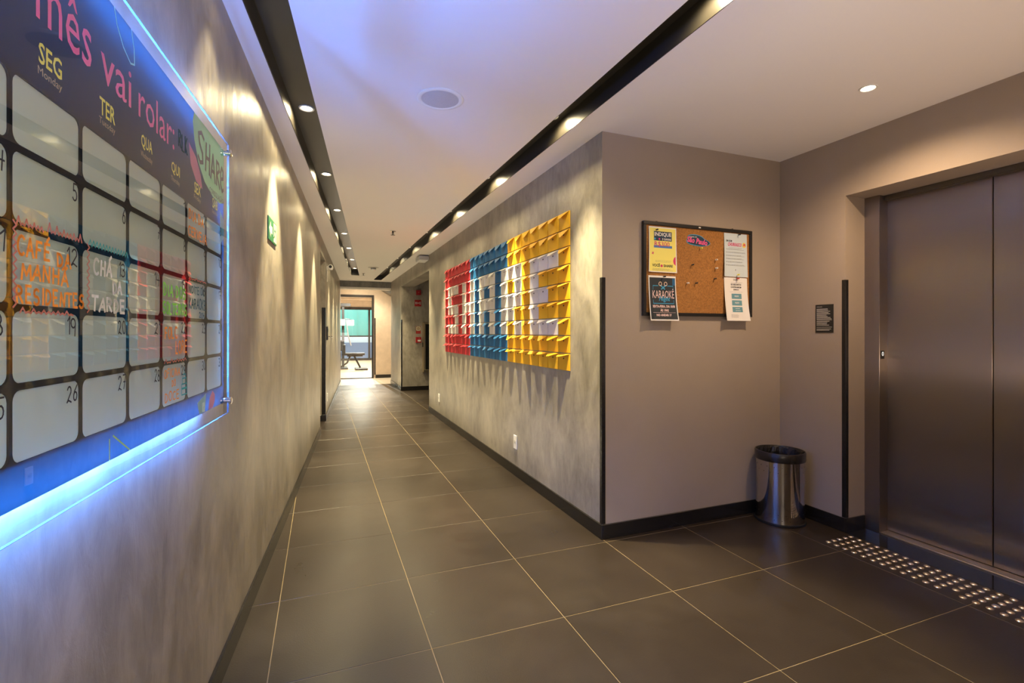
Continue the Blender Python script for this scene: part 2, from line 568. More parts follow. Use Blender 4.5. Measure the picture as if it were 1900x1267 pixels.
# pale vestibule floor and gym floor
M_PALE = mat('pale_vestibule_stone', (.72, .66, .55), .3, vary=.04)
struct(MB().box(.2, 2.9, 12.32, 14.0, -.12, -.001), 'floor', M_PALE)

# ---- ceiling with two slots
yb_, ye_ = .55, 11.2
def tlx(y): return -.477 + .097 * y          # left trough, left edge
TWL = .167
def trx(y): return 1.295 - .012 * y          # right trough, left edge
def trx2(y): return 1.452 - .010 * y
cm = MB()
Z0, Z1 = CZ, CZ + .16
cm.prism([(-1.4, yb_), (tlx(yb_), yb_), (tlx(ye_), ye_), (-1.4, ye_)], Z0, Z1)
cm.prism([(tlx(yb_) + TWL, yb_), (trx(yb_), yb_), (trx(ye_), ye_), (tlx(ye_) + TWL, ye_)], Z0, Z1)
cm.prism([(trx2(yb_), yb_), (3.4, yb_), (3.4, ye_), (trx2(ye_), ye_)], Z0, Z1)
cm.prism([(-1.4, YB), (3.4, YB), (3.4, yb_), (-1.4, yb_)], Z0, Z1)
cm.prism([(-1.4, ye_), (trx(ye_), ye_), (trx(12.0), 12.0), (-1.4, 12.0)], Z0, Z1)
cm.prism([(trx2(ye_), ye_), (3.4, ye_), (3.4, 12.0), (trx2(12.0), 12.0)], Z0, Z1)
cm.prism([(-1.4, 12.0), (3.4, 12.0), (3.4, 12.45), (-1.4, 12.45)], Z0, Z1)
struct(cm, 'ceiling', M_CEIL)

def trough(name, e0, e1, ya, yb):
    m = MB(); t = .004
    m.prism([(e0(ya), ya), (e0(ya) + t, ya), (e0(yb) + t, yb), (e0(yb), yb)], CZ + .001, TZ)
    m.prism([(e1(ya) - t, ya), (e1(ya), ya), (e1(yb), yb), (e1(yb) - t, yb)], CZ + .001, TZ)
    m.prism([(e0(ya), ya), (e1(ya), ya), (e1(yb), yb), (e0(yb), yb)], TZ, TZ + .025)
    m.box(e0(ya), e1(ya), ya, ya + t, CZ + .001, TZ)
    m.box(e0(yb), e1(yb), yb - t, yb, CZ + .001, TZ)
    return struct(m, name, M_BLACKP)
trough('trim_1', tlx, lambda y: tlx(y) + TWL, yb_, ye_)
trough('trim_2', trx, trx2, yb_, 12.0)

# ---- walls
YN0, YN1 = 6.60, 7.50        # doorway recess on the left
w = MB()
def lwall(ya, yb, z0, z1, thick=.5):
    w.prism([(lx(ya), ya), (lx(yb), yb), (lx(yb) - thick, yb), (lx(ya) - thick, ya)][::-1], z0, z1)
lwall(YB, YN0, -.1, CZ + .02); lwall(YN1, 12.78, -.1, CZ + .5); lwall(YN0, YN1, 2.30, CZ + .02)
struct(w, 'wall_left', M_CEM)
d1 = MB().box(lx(7.05) - .30, lx(7.05) - .26, YN0 + .001, YN1 - .001, 0, 2.30)
struct(d1, 'door_1', mat('dark_grey_door', (.07, .07, .075), .5))

w = MB()
w.box(XR, 1.895, YL, 7.8, -.1, CZ + .01)
w.box(XR, 1.895, 7.8, 10.74, 2.27, CZ + .01)
w.box(XR, 2.95, 10.74, 12.42, -.1, CZ + .6)
w.mi[2] = 1                       # lobby-facing end is painted
struct(w, 'wall_right', [M_CEM, M_PAINT])
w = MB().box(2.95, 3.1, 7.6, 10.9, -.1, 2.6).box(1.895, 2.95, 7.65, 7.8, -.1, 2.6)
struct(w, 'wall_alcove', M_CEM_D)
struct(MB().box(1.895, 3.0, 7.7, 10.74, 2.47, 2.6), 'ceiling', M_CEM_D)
EY0, EY1 = .92, 2.122
EZ = 2.149
struct(MB().box(1.895, 3.5, YL, YL + .15, -.1, CZ + .01), 'wall_lobby', M_PAINT)
w = MB()
w.box(XE, XE + .182, EY1, YL, -.1, CZ + .01)
w.box(XE, XE + .182, .4, EY0, -.1, CZ + .01)
w.box(XE, XE + .182, EY0, EY1, EZ, CZ + .01)
w.box(XE + .182, XE + .40, .4, YL, EZ + .001, CZ + .01).box(XE + .182, XE + .40, EY1 + .032, YL, -.1, EZ + .001).box(XE + .182, XE + .40, .4, EY0 - .032, -.1, EZ + .001)
struct(w, 'wall_elevator', M_PAINT)
struct(MB().box(XR, 3.4, .25, .4, -.1, CZ + .01).box(XR, XR + .15, YB, .25, -.1, CZ + .01), 'wall_near', M_PAINT)
struct(MB().box(-1.4, 2.0, YB - .15, YB, -.1, CZ + .01), 'wall_rear', M_CEM)
struct(MB().box(-1.0, XR, .05, .25, 2.39, CZ - .001), 'trim_3', M_PAINT)

# beam closing the corridor ceiling, with its bright lower edge strip
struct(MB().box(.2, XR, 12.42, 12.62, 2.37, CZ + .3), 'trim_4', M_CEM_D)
struct(MB().box(.3, XR, 12.40, 12.62, 2.325, 2.37), 'trim_5', mat('white_beam_edge', (.8, .78, .72), .6))

# ---- baseboards, 9 cm, polished black
def base_poly(poly, name):
    return struct(MB().prism(poly, 0, .09), name, M_BASE, bevel=.0015)
bt = .012
def lbase(ya, yb): return [(lx(ya) + .0005, ya), (lx(ya) + bt, ya), (lx(yb) + bt, yb), (lx(yb) + .0005, yb)]
base_poly(lbase(YB, YN0), 'baseboard_left')
base_poly(lbase(YN1 - .012, 12.78), 'baseboard_left_far')
base_poly([(lx(YN1) - .25, YN1 - bt), (lx(YN1), YN1 - bt), (lx(YN1), YN1 - .0005), (lx(YN1) - .25, YN1 - .0005)], 'baseboard_recess')
base_poly([(XR - bt, YL - bt), (XR - .0005, YL - bt), (XR - .0005, 7.8), (XR - bt, 7.8)], 'baseboard_right')
base_poly([(XR, YL - bt), (XE - bt, YL - bt), (XE - bt, YL - .0005), (XR, YL - .0005)], 'baseboard_lobby')
base_poly([(XE - bt, EY1), (XE - .0005, EY1), (XE - .0005, YL), (XE - bt, YL)], 'baseboard_elevator')
base_poly([(XE - bt, EY1 - bt), (XE + .17, EY1 - bt), (XE + .17, EY1 - .0005), (XE - bt, EY1 - .0005)], 'baseboard_reveal')
base_poly([(XR - bt, 10.74 - bt), (XR - .0005, 10.74 - bt), (XR - .0005, 12.42), (XR - bt, 12.42)], 'baseboard_right_far')
base_poly([(XR, 10.74 - bt), (2.95, 10.74 - bt), (2.95, 10.7395), (XR, 10.7395)], 'baseboard_alcove')

# ---- black corner guards
def guard(loc, rot, z1, label, z0=.092, w1=.022, w2=.022):
    t = thing('corner_guard', label, 'corner guard', (*loc, 0), rot)
    m = MB().prism([(0, 0), (w1, 0), (w1, -.004), (-.004, -.004), (-.004, w2), (0, w2)][::-1], z0, z1)
    m.build('profile', M_RUBBER, t, bevel=.001)
    return t
guard((XR - .0003, YL - .0003), 0, 1.617, 'black corner guard where the cement wall meets the painted lobby wall')
guard((XE - .0003, EY1 - .0003), 0, 1.613, 'black corner guard on the wall edge beside the elevator opening')
guard((XR - .0003, 10.7397), 0, 1.547, 'black corner guard on the alcove corner with the red fire signs')
guard((lx(YN1) + .0003, YN1 - .0003), pi / 2 + math.atan(-K) , 1.63, 'black corner guard on the left wall past the doorway recess', w1=.022, w2=.05)

# ================================================================== LAMPS
ring_me = None
def make_lamp(label, loc, group, soft=.011, spot_w=SPOT_W, col=WARM, cone=54, blend=.6, wide=WIDE_W, r=.043):
    t = thing('recessed_downlight', label, 'ceiling light', loc, 0, group)
    m = MB().lathe([(r * .74, .0), (r * .80, -.004), (r, -.005), (r * 1.03, -.001), (r * 1.03, .0)], 28, cap=False)
    m.build('trim_ring', M_WHITE, t, smooth=True)
    m = MB(); m.is_open = True
    n = 24
    m.add([(r * .72 * cos(2 * pi * i / n), r * .72 * sin(2 * pi * i / n), -.0015) for i in range(n)], [tuple(range(n))[::-1]])
    m.build('lens', M_LAMP, t)
    def light(kind, e, nm):
        l = bpy.data.lights.new(nm, kind)
        l.energy = e; l.color = col
        lo = bpy.data.objects.new(nm, l); COL.objects.link(lo); lo.parent = t
        lo.location = (0, 0, -.008)
        return l
    l = light('SPOT', spot_w, 'spot'); l.spot_size = radians(cone); l.spot_blend = blend; l.shadow_soft_size = soft
    if wide:
        l = light('SPOT', wide, 'spill'); l.spot_size = radians(165); l.spot_blend = .6; l.shadow_soft_size = .03
    return t
posL = [(-.040, 3.19), (.087, 4.456), (.20, 5.729), (.313, 7.05), (.42, 8.258), (.53, 9.535), (.67, 10.805)]
posR = [(1.348, 2.753), (1.344, 4.044), (1.331, 5.32), (1.307, 6.568), (1.305, 7.839), (1.28, 9.082), (1.27, 10.451)]
ordn = ['nearest', 'second nearest', 'third', 'fourth', 'fifth', 'sixth', 'farthest']
for k, (x, y) in enumerate(posL):
    xx = tlx(y) + TWL * .5
    make_lamp('%s recessed downlight in the black slot along the left wall' % ordn[k] if k < 3 or k == 6 else
              '%s recessed downlight along the left black ceiling slot' % ordn[k], (xx, y, TZ - .0005), 'downlights in the left ceiling slot')
for k, (x, y) in enumerate(posR):
    xx = (trx(y) + trx2(y)) / 2
    make_lamp('%s small downlight in the black slot above the envelope wall' % ordn[k], (xx, y, TZ - .0005), 'downlights in the right ceiling slot', spot_w=SPOT_W * 1.35, cone=58, blend=1.)
# the slots go on out of the picture towards the camera
make_lamp('downlight of the left black slot just above the picture edge', (tlx(1.92) + TWL / 2, 1.92, TZ - .0005), None, spot_w=SPOT_W * .12, wide=2)
make_lamp('downlight of the right black slot just above the picture edge', ((trx(1.48) + trx2(1.48)) / 2, 1.48, TZ - .0005), None)
# lobby spot in the white ceiling, and unseen ones added behind the camera for ambient light
make_lamp('bright round downlight in the white lobby ceiling before the elevator', (2.589, 1.648, CZ - .0005), None, spot_w=LOBBY_W, col=LOBBY_C, cone=152, blend=.8, wide=2, r=.04)
for k, (x, y) in enumerate(((1.34, -1.05), (.3, -1.05), (1.25, -2.3), (.3, -2.3))):
    make_lamp('%s of the four added unseen ceiling downlights behind the viewpoint' % ('front right one', 'front left one', 'rear right one', 'rear left one')[k], (x, y, CZ - .0005), 'added downlights behind the viewpoint', spot_w=10, cone=100, blend=.8, wide=(60, 4, 4, 4)[k])
# unseen lamp added to brighten the vestibule before the gym
make_lamp('unseen downlight added in the bright vestibule ceiling before the gym door', (1.0, 13.2, 2.78), None, soft=.25, spot_w=330, cone=130, blend=.5, wide=80, col=(1, .86, .62))

# ================================================================== EVENT BOARD (left wall)
N = NRM
def S(y): return y * N
loc, rot = left_frame(0, 0)
SB, ZB = S(1.2), 1.0
loc, rot = left_frame(SB, ZB)
board = thing('event_board', 'backlit glass monthly event calendar with blue glow on the left cement wall', 'calendar board', loc, rot)
def BM():
    return MB((SB, 0, ZB))
GD = -.0698                    # glass front
gy0, gy1 = S(.545), S(1.886)
BM().box(gy0, gy1, GD, GD + .005, 1.008, 1.910).build('glass_sheet', M_GLASS, board)
M_EDGE = translucent_mat('polished_acrylic_edge', (.14, .18, .20), (.06, .09, .11), .12)
ed = BM()
ed.box(gy0, gy1 + .0007, GD - .0002, GD + .0052, 1.910, 1.9107).box(gy0, gy1 + .0007, GD - .0002, GD + .0052, 1.0073, 1.008)
ed.box(gy1, gy1 + .0007, GD - .0002, GD + .0052, 1.008, 1.910)
ed.build('polished_edge', M_EDGE, board)
PF = GD + .0055                # print face just behind the glass
PK = 1.0 + .0055 / .431
def to_print(m):               # layout measured on the glass face, set back onto the print
    m.v = [((p[0] + SB) * PK - SB, p[1], (p[2] + ZB - CAM_H) * PK + CAM_H - ZB) for p in m.v]
    return m
py0, py1, pz0, pz1 = S(.605), S(1.822), 1.050, 1.869
cols = [S(.655 + .1640 * i) for i in range(8)]; cols[-1] = S(1.805)
rows = [1.620, 1.520, 1.418, 1.311, 1.207, 1.103]
cg = .0046
cw = cols[1] - cols[0]
# dark printed sheet with a window for each day
pm = BM()
pm.box(py0, cols[0] + cg, PF, PF + .003, pz0, pz1)
pm.box(cols[-1] - cg, py1, PF, PF + .003, pz0, pz1)
pm.box(cols[0] + cg, cols[-1] - cg, PF, PF + .003, rows[0] - cg, pz1)
pm.box(cols[0] + cg, cols[-1] - cg, PF, PF + .003, pz0, rows[5] + cg)
for r in rows[1:5]:
    pm.box(cols[0] + cg, cols[-1] - cg, PF, PF + .003, r - cg, r + cg)
for a, b in zip(rows[:-1], rows[1:]):
    for c in cols[1:-1]:
        pm.box(c - cg * .62, c + cg * .62, PF, PF + .003, b + cg, a - cg)
# rounded corners of the windows
R_ = .014
for a, b in zip(rows[:-1], rows[1:]):
    for c0, c1 in zip(cols[:-1], cols[1:]):
        xa, xb, za, zb = c0 + cg * .62, c1 - cg * .62, b + cg, a - cg
        for (x, z, sx, sz) in ((xa, za, 1, 1), (xb, za, -1, 1), (xa, zb, 1, -1), (xb, zb, -1, -1)):
            P = [(x, z)] + [(x + sx * R_ * (1 - cos(t)), z + sz * R_ * (1 - sin(t))) for t in [radians(q) for q in (0, 22, 45, 68, 90)]]
            if sx * sz < 0: P = P[::-1]
            pm.prism(P[::-1], PF, PF + .003, 'y')
to_print(pm).build('printed_sheet', M_PRINT, board)
cell_me = {}
for a, b in zip(rows[:-1], rows[1:]):
    for c0, c1 in zip(cols[:-1], cols[1:]):
        to_print(BM().box(c0 + .001, c1 - .001, PF + .0032, PF + .0052, b + .001, a - .001)).build('day_cell', M_CELL, board)
# LED strip round the back and its aluminium rails, standoffs
e, lt = -.001, .015
led = BM()
led.box(py0 + .03, py1 - .03, -.027, -.024, pz1 - e - lt, pz1 - e)
led.box(py0 + .03, py1 - .03, -.027, -.024, pz0 + e, pz0 + e + lt)
led.box(py1 - e - lt, py1 - e, -.027, -.024, pz0 + .03, pz1 - .03)
led.box(py0 + e, py0 + e + lt, -.027, -.024, pz0 + .03, pz1 - .03)
led.build('led_strip', M_LED, board)
for (y, z) in ((gy1 - .030, 1.872), (gy1 - .030, 1.052), (gy0 + .03, 1.872), (gy0 + .03, 1.052)):
    so = MB()
    pr = [(.011, 0), (.011, .066), (.0125, .068)]
    vs = []
    so.lathe([(.010, .001), (.010, .0775), (.0125, .079), (.0125, .084), (.009, .086)], 20)
    so.v = [(p[0] + y - SB, -p[2], p[1] + z - ZB) for p in so.v]
    so.build('standoff', M_CHROME, board, smooth=True)

M_PINK = mat('pink_print', (.80, .10, .30), .6)
M_YEL = mat('yellow_print', (.72, .72, .06), .6)
M_DIMY = mat('pale_yellow_print', (.42, .42, .22), .6)
M_MINT = mat('mint_print', (.22, .62, .36), .6)
M_CYAN = mat('cyan_line_print', (.25, .75, .80), .6)
M_ORA = mat('orange_marker', (.95, .33, .03), .6)
M_CHALK = mat('white_marker', (.78, .80, .74), .6)
M_GRN = mat('green_marker', (.30, .85, .10), .6)
M_TEAL = mat('teal_marker', (.02, .36, .36), .6)
M_DTEAL = mat('dark_teal_marker', (.02, .10, .12), .6)
M_RED = mat('faded_red_marker', (.55, .20, .15), .7)
M_DGREEN = mat('dark_green_marker', (.03, .10, .04), .6)
TD = PF - .0006                # print lettering
HD = GD - .0006                # marker on the front of the glass
def lettering(name, matl, fn):
    m = BM(); m.is_open = True
    fn(m)
    if not any(k in name for k in ('handwriting', 'squiggle', 'scribble', 'drawing')): to_print(m)
    return m.build(name, matl, board)
for w_, a_, b_, h_ in (('mês', .868, 1.012, 1.798), ('vai', 1.042, 1.158, 1.783), ('rolar:', 1.190, 1.385, 1.785)):
    lettering('title_lettering', M_PINK, lambda m: put_text(m, w_, S(a_), S(b_), 1.713, h_, TD, .0))
days = [('DOM', 'Sunday'), ('SEG', 'Monday'), ('TER', 'Tuesday'), ('QUA', 'Wednesday'), ('QUI', 'Thursday'), ('SEX', 'Friday'), ('SÁB', 'Saturday')]
for i_, (a_, b_) in enumerate(days):
    c_ = (cols[i_] + cols[i_ + 1]) / 2
    h_ = .030 if a_ != 'SÁB' else .038
    lettering('weekday_lettering', M_YEL, lambda m: put_text(m, a_, c_ - .029, c_ + .026, 1.653, 1.653 + h_, TD - .0008, .014))
    lettering('english_weekday_lettering', M_DIMY, lambda m: put_text(m, b_, c_ - .029, c_ + .028, 1.634, 1.649, TD, -.002))
# lime blob with the brush lettering
def blob(m, cx, cz, pts, d):
    m.flat([(cx + x, cz + z) for x, z in pts], d)
def lime(m):
    P = [(S(1.530), 1.868), (S(1.518), 1.84), (S(1.530), 1.795), (S(1.565), 1.745), (S(1.62), 1.708), (S(1.70), 1.686), (S(1.775), 1.684), (S(1.815), 1.696), (S(1.8215), 1.71), (S(1.8215), 1.868)]
    m.flat(P, TD)
lettering('lime_shape', M_MINT, lime)
def pinkshape(m):
    m.flat([(S(1.487), 1.772), (S(1.502), 1.72), (S(1.545), 1.688), (S(1.60), 1.680), (S(1.585), 1.715), (S(1.545), 1.752)], TD + .0001)
lettering('pink_shape', mat('mauve_print', (.55, .13, .28), .6), pinkshape)
def share(m):
    def st(p): m.ribbon([(S(a), b) for a, b in p], .011, TD - .0004)
    st([(1.612, 1.826), (1.590, 1.836), (1.566, 1.826), (1.575, 1.800), (1.600, 1.782), (1.602, 1.757), (1.578, 1.750), (1.562, 1.762)])
    st([(1.635, 1.822), (1.628, 1.745)]); st([(1.668, 1.828), (1.664, 1.742)]); st([(1.630, 1.782), (1.668, 1.785)])
    st([(1.678, 1.738), (1.700, 1.812), (1.722, 1.735)]); st([(1.686, 1.762), (1.716, 1.762)])
    st([(1.738, 1.735), (1.738, 1.806), (1.762, 1.804), (1.768, 1.785), (1.742, 1.768), (1.772, 1.732)])
    st([(1.784, 1.765), (1.810, 1.772), (1.812, 1.795), (1.796, 1.804), (1.782, 1.784), (1.784, 1.748), (1.800, 1.730), (1.814, 1.738)])
lettering('brush_lettering', mat('dark_violet_print', (.03, .02, .06), .6), share)
lettering('small_lettering', mat('dark_violet_print'), lambda m: put_text(m, 'CONSOLAÇÃO', S(1.665), S(1.815), 1.688, 1.712, TD - .0004, .01))
lettering('cyan_corner_shape', mat('sky_blue_print', (.12, .45, .75), .6), lambda m: (
    m.flat([(S(1.775), 1.665), (S(1.800), 1.652), (S(1.8215), 1.64), (S(1.8215), 1.585), (S(1.785), 1.560)], TD),
    m.flat([(S(1.555), 1.085), (S(1.635), 1.103), (S(1.622), 1.052), (S(1.572), 1.051)], TD)))
lettering('magenta_corner_shape', mat('magenta_print', (.55, .10, .50), .6), lambda m: m.flat([(S(1.655), 1.0515), (S(1.668), 1.085), (S(1.695), 1.103), (S(1.72), 1.09), (S(1.72), 1.07), (S(1.70), 1.0515)], TD))
lettering('cyan_line', M_CYAN, lambda m: m.ribbon([(S(1.090), 1.868), (S(1.10), 1.842), (S(1.125), 1.815), (S(1.155), 1.800), (S(1.172), 1.806), (S(1.170), 1.835), (S(1.158), 1.868)], .0035, TD))
lettering('lime_line', mat('lime_line_print', (.35, .70, .25), .6), lambda m: (m.ribbon([(S(1.072), 1.0515), (S(1.072), 1.088)], .0035, TD), m.ribbon([(S(1.085), 1.092), (S(1.15), 1.052)], .0035, TD)))
# dates, in black marker at the cells' upper right corners
nums = {}
n_ = 1
for r in range(5):
    for c in range(7):
        if r == 0 and c < 4: continue
        s_ = str(n_); n_ += 1
        wd = .016 * len(s_)
        x1 = cols[c + 1] - .010; z1 = rows[r] - .010
        lettering('date_handwriting', M_INK, lambda m: hand(m, s_, x1 - wd, x1 + .002, z1 - .026, z1, HD, .0026))
def cell(c, r, u0, u1, v0, v1):
    x0, x1 = cols[c], cols[c + 1]; z1, z0 = rows[r], rows[r + 1]
    return x0 + u0 * (x1 - x0), x0 + u1 * (x1 - x0), z0 + v0 * (z1 - z0), z0 + v1 * (z1 - z0)
def H_(m, s, c, r, u0, u1, v0, v1, w=.0042): hand(m, s, *cell(c, r, u0, u1, v0, v1), HD, w)
for nm, mt, words in (
    ('orange_handwriting', M_ORA, (('CAFÉ', 1, 2, .07, .52, .66, .88), ('DA', 1, 2, .60, .84, .62, .80), ('MANHÃ', 1, 2, .12, .80, .36, .56),
     ('RESIDENTES', 1, 2, .06, 1.06, .06, .26, .004), ('DIA DA', 5, 0, .08, .86, .55, .80, .0045), ('CERVEJA', 5, 0, .06, 1.02, .12, .36, .0045),
     ('FOLC', 4, 3, .10, .60, .55, .80, .0045), ('LORE', 4, 3, .50, 1.02, .20, .48, .0045),
     ('OFICINA', 4, 4, .08, .70, .68, .86, .003), ('DO', 4, 4, .36, .52, .46, .60, .003), ('DOCE', 4, 4, .10, .68, .14, .34, .003))),
    ('white_handwriting', M_CHALK, (('CHÁ', 2, 2, .22, .62, .62, .86, .005), ('DA', 2, 2, .62, .85, .36, .56, .005), ('TARDE', 2, 2, .18, .94, .04, .26, .005))),
    ('green_handwriting', M_GRN, (('DIA DOS', 4, 2, .05, .98, .48, .72, .0045), ('SOLTEIROS', 4, 2, .04, 1.0, .10, .34, .0045))),
    ('dark_handwriting', M_DTEAL, (('NOITE DO', 5, 2, .08, .92, .66, .84, .003), ('KARAOKE', 5, 2, .08, .98, .28, .54, .0036), ('20H', 5, 2, .60, .90, .06, .20, .003)))):
    for wds in words:
        lettering(nm, mt, lambda m: H_(m, *wds))
def cake(m):
    x0, x1, z0, z1 = cell(4, 4, .76, .98, .18, .86)
    W = x1 - x0
    for (a, b, c, d) in ((0, 1, 0, .38), (.12, .88, .38, .58), (.25, .75, .58, .72)):
        P = [(x0 + a * W, z0 + c * (z1 - z0)), (x0 + b * W, z0 + c * (z1 - z0)), (x0 + b * W, z0 + d * (z1 - z0)), (x0 + a * W, z0 + d * (z1 - z0))]
        m.ribbon(P + [P[0]], .003, HD)
    m.ribbon([(x0 + .5 * W, z0 + .72 * (z1 - z0)), (x0 + .48 * W, z0 + .95 * (z1 - z0))], .003, HD)
    m.ribbon([(x0, z0 + .22 * (z1 - z0)), (x1, z0 + .22 * (z1 - z0))], .005, HD)
lettering('teal_drawing', M_TEAL, cake)
def wave(m):
    x0, x1, z0, z1 = cell(2, 1, .12, .98, .03, .13)
    m.ribbon([(x0 + (x1 - x0) * i / 26, z0 + (z1 - z0) * (i % 2)) for i in range(27)], .0022, HD)
lettering('teal_squiggle', M_TEAL, wave)
for (c, r, u0, u1, v0, v1, n) in ((1, 1, .06, .40, .02, .12, 14), (1, 1, .46, 1.0, .04, .17, 20), (1, 2, .1, .85, -.06, .0, 22), (4, 3, .08, .96, .0, .09, 16), (5, 1, .08, .96, .0, .06, 12)):
    x0, x1, z0, z1 = cell(c, r, u0, u1, v0, v1)
    lettering('red_squiggle', M_RED, lambda m: m.ribbon([(x0 + (x1 - x0) * i / n, z0 + (z1 - z0) * (i % 2) * (.6 + .4 * sin(i * 1.7))) for i in range(n + 1)], .0028, HD))
for (c, r, u) in ((1, 2, .02), (2, 2, .10)):
    x0, x1, z0, z1 = cell(c, r, u, u + .04, .0, 1.05)
    lettering('red_squiggle', M_RED, lambda m: m.ribbon([(x0 + (x1 - x0) * (i % 2), z0 + (z1 - z0) * i / 20) for i in range(21)], .0026, HD))
lettering('green_scribble', M_DGREEN, lambda m: hand(m, 'RLK', S(1.415), S(1.485), 1.735, 1.775, HD, .004))

# ================================================================== ENVELOPE WALL (right)
ENVC = {'r': ('red', mat('red_paper', (.50, .015, .03), .65)), 'b': ('blue', mat('blue_paper', (.0, .115, .32), .65)),
        'y': ('yellow', mat('yellow_paper', (.80, .42, .005), .65)), 'w': ('white', mat('white_card', (.74, .72, .70), .65))}
pat = ['rrrrrrrbbbbbbbyyyyyyy', 'rrrrrrrbbbbbbbyyyyyyy',
       'rwwwrwrwbwwwbwwwywwwy',
       'rwrrrwrwbwbwbwywywyyy',
       'rwwwrwwwbwwwbwwwywwyy',
       'rrrwrwrwbwbwbwwyywyyy',
       'rwwwrwrwbwbwbwywywwwy',
       'rrrrrrrbbbbbbbyyyyyyy', 'rrrrrrrbbbbbbbyyyyyyy']
EW, EH = .1655, .1175
PX, PZ = (6.655 - 3.008) / 21, (2.130 - 1.003) / 9
body_me = {k: MB().box(-EW / 2, EW / 2, -.010, -.0005, 0, EH).mesh('envelope', v[1], bevel=.0012) for k, v in ENVC.items()}
snap_me = {}
def snap(k):
    if k not in snap_me:
        m = MB().prism([(-.010, .082), (-.002, .078), (.010, .084), (.006, .090), (-.006, .090)], -.0106, -.0101, 'y')
        snap_me[k] = m.mesh('snap', M_INK)
    return snap_me[k]
flap_me = {}
def flap(c, ang, shape):
    key = (c, ang, shape)
    if key not in flap_me:
        L = .060
        tip = {0: [(-.016, .90), (-.008, .98), (.0, 1.0), (.008, .98), (.016, .90)],
               1: [(-.045, .62), (-.025, .86), (0, .95), (.025, .86), (.045, .62)],
               2: [(-.006, .97), (0, 1.0), (.006, .97)]}[shape]
        P = [(-EW / 2 + .002, 0)] + [(x, v) for x, v in tip] + [(EW / 2 - .002, 0)]
        a = radians(ang)
        m = MB()
        def pt(x, v, off):
            # slight outward curl along the flap
            aa = a + .25 * (v - .5)
            return (x, -.010 - L * v * sin(aa) - off * cos(a), EH - .001 - L * v * cos(aa) + off * sin(a) * -1)
        n = len(P)
        vs = [pt(x, v, 0) for x, v in P] + [pt(x, v, .0009) for x, v in P]
        fs = [tuple(range(n)), tuple(range(n, 2 * n))[::-1]] + [(i, (i + 1) % n, n + (i + 1) % n, n + i) for i in range(n)]
        m.add(vs, fs)
        flap_me[key] = m.mesh('flap', ENVC[c][1])
    return flap_me[key]
row_ang = [28, 32, 46, 52, 56, 52, 44, 50, 60]
ordw = ['top', 'second', 'third', 'fourth', 'middle', 'sixth', 'seventh', 'eighth', 'bottom']
num = ['first', 'second', 'third', 'fourth', 'fifth', 'sixth', 'seventh', 'eighth', 'ninth', 'tenth', 'eleventh', 'twelfth', 'thirteenth', 'fourteenth',
       'fifteenth', 'sixteenth', 'seventeenth', 'eighteenth', 'nineteenth', 'twentieth', 'last']
for r in range(9):
    for c in range(21):                      # c counts from the far (red) end
        k = pat[r][c]
        y = 6.655 - (c + .5) * PX
        z = 2.130 - (r + 1) * PZ + .004
        t = thing('envelope', '%s envelope in the %s row of the wall, %s from the red far end' % (ENVC[k][0], ordw[r], num[c]), 'envelope',
                  (XR, y, z), -pi / 2, 'open paper envelopes on the cement wall')
        obj('body', body_me[k], t)
        ang = row_ang[r] + random.choice((-12, -6, 0, 0, 6, 12))
        obj('flap', flap(k, ang, random.choice((0, 0, 0, 2, 1))), t)
        if r >= 1: obj('snap', snap(k), t)

# ================================================================== CORK BOARD AND ITS PAPERS
cb = thing('cork_board', 'black framed cork notice board on the painted lobby wall', 'notice board', (2.365, YL, 1.38))
ox, oz = 2.365, 1.38
def CM(): return MB((ox, YL, oz))
fx0, fx1, fz0, fz1 = 1.905, 2.822, 1.383, 1.988
fw = .022
def frame_bar(x0, x1, z0, z1): CM().box(x0, x1, YL - .026, YL - .001, z0, z1).build('frame_bar', M_BLACK, cb, bevel=.002)
frame_bar(fx0, fx1, fz1 - fw, fz1); frame_bar(fx0, fx1, fz0, fz0 + fw)
frame_bar(fx0, fx0 + fw, fz0 + fw, fz1 - fw); frame_bar(fx1 - fw, fx1, fz0 + fw, fz1 - fw)
M_CORK = mat('cork', (.33, .145, .035), .9, bump=.4, bscale=180, vary=.32, vscale=110)
CM().box(fx0 + fw, fx1 - fw, YL - .016, YL - .002, fz0 + fw, fz1 - fw).build('cork_sheet', M_CORK, cb)
for x in (2.02, 2.66):
    CM().tube([(x - .006, YL - .006, fz1 - .002), (x - .006, YL - .006, fz1 + .008), (x + .006, YL - .006, fz1 + .008), (x + .006, YL - .006, fz1 - .002)], .0022, 6).build('hanging_clip', M_CHROME, cb)
CM().box(2.345, 2.362, YL - .0267, YL - .026, fz1 - .016, fz1 - .008).build('frame_label', M_PAPER, cb)
CY = YL - .016                 # cork face

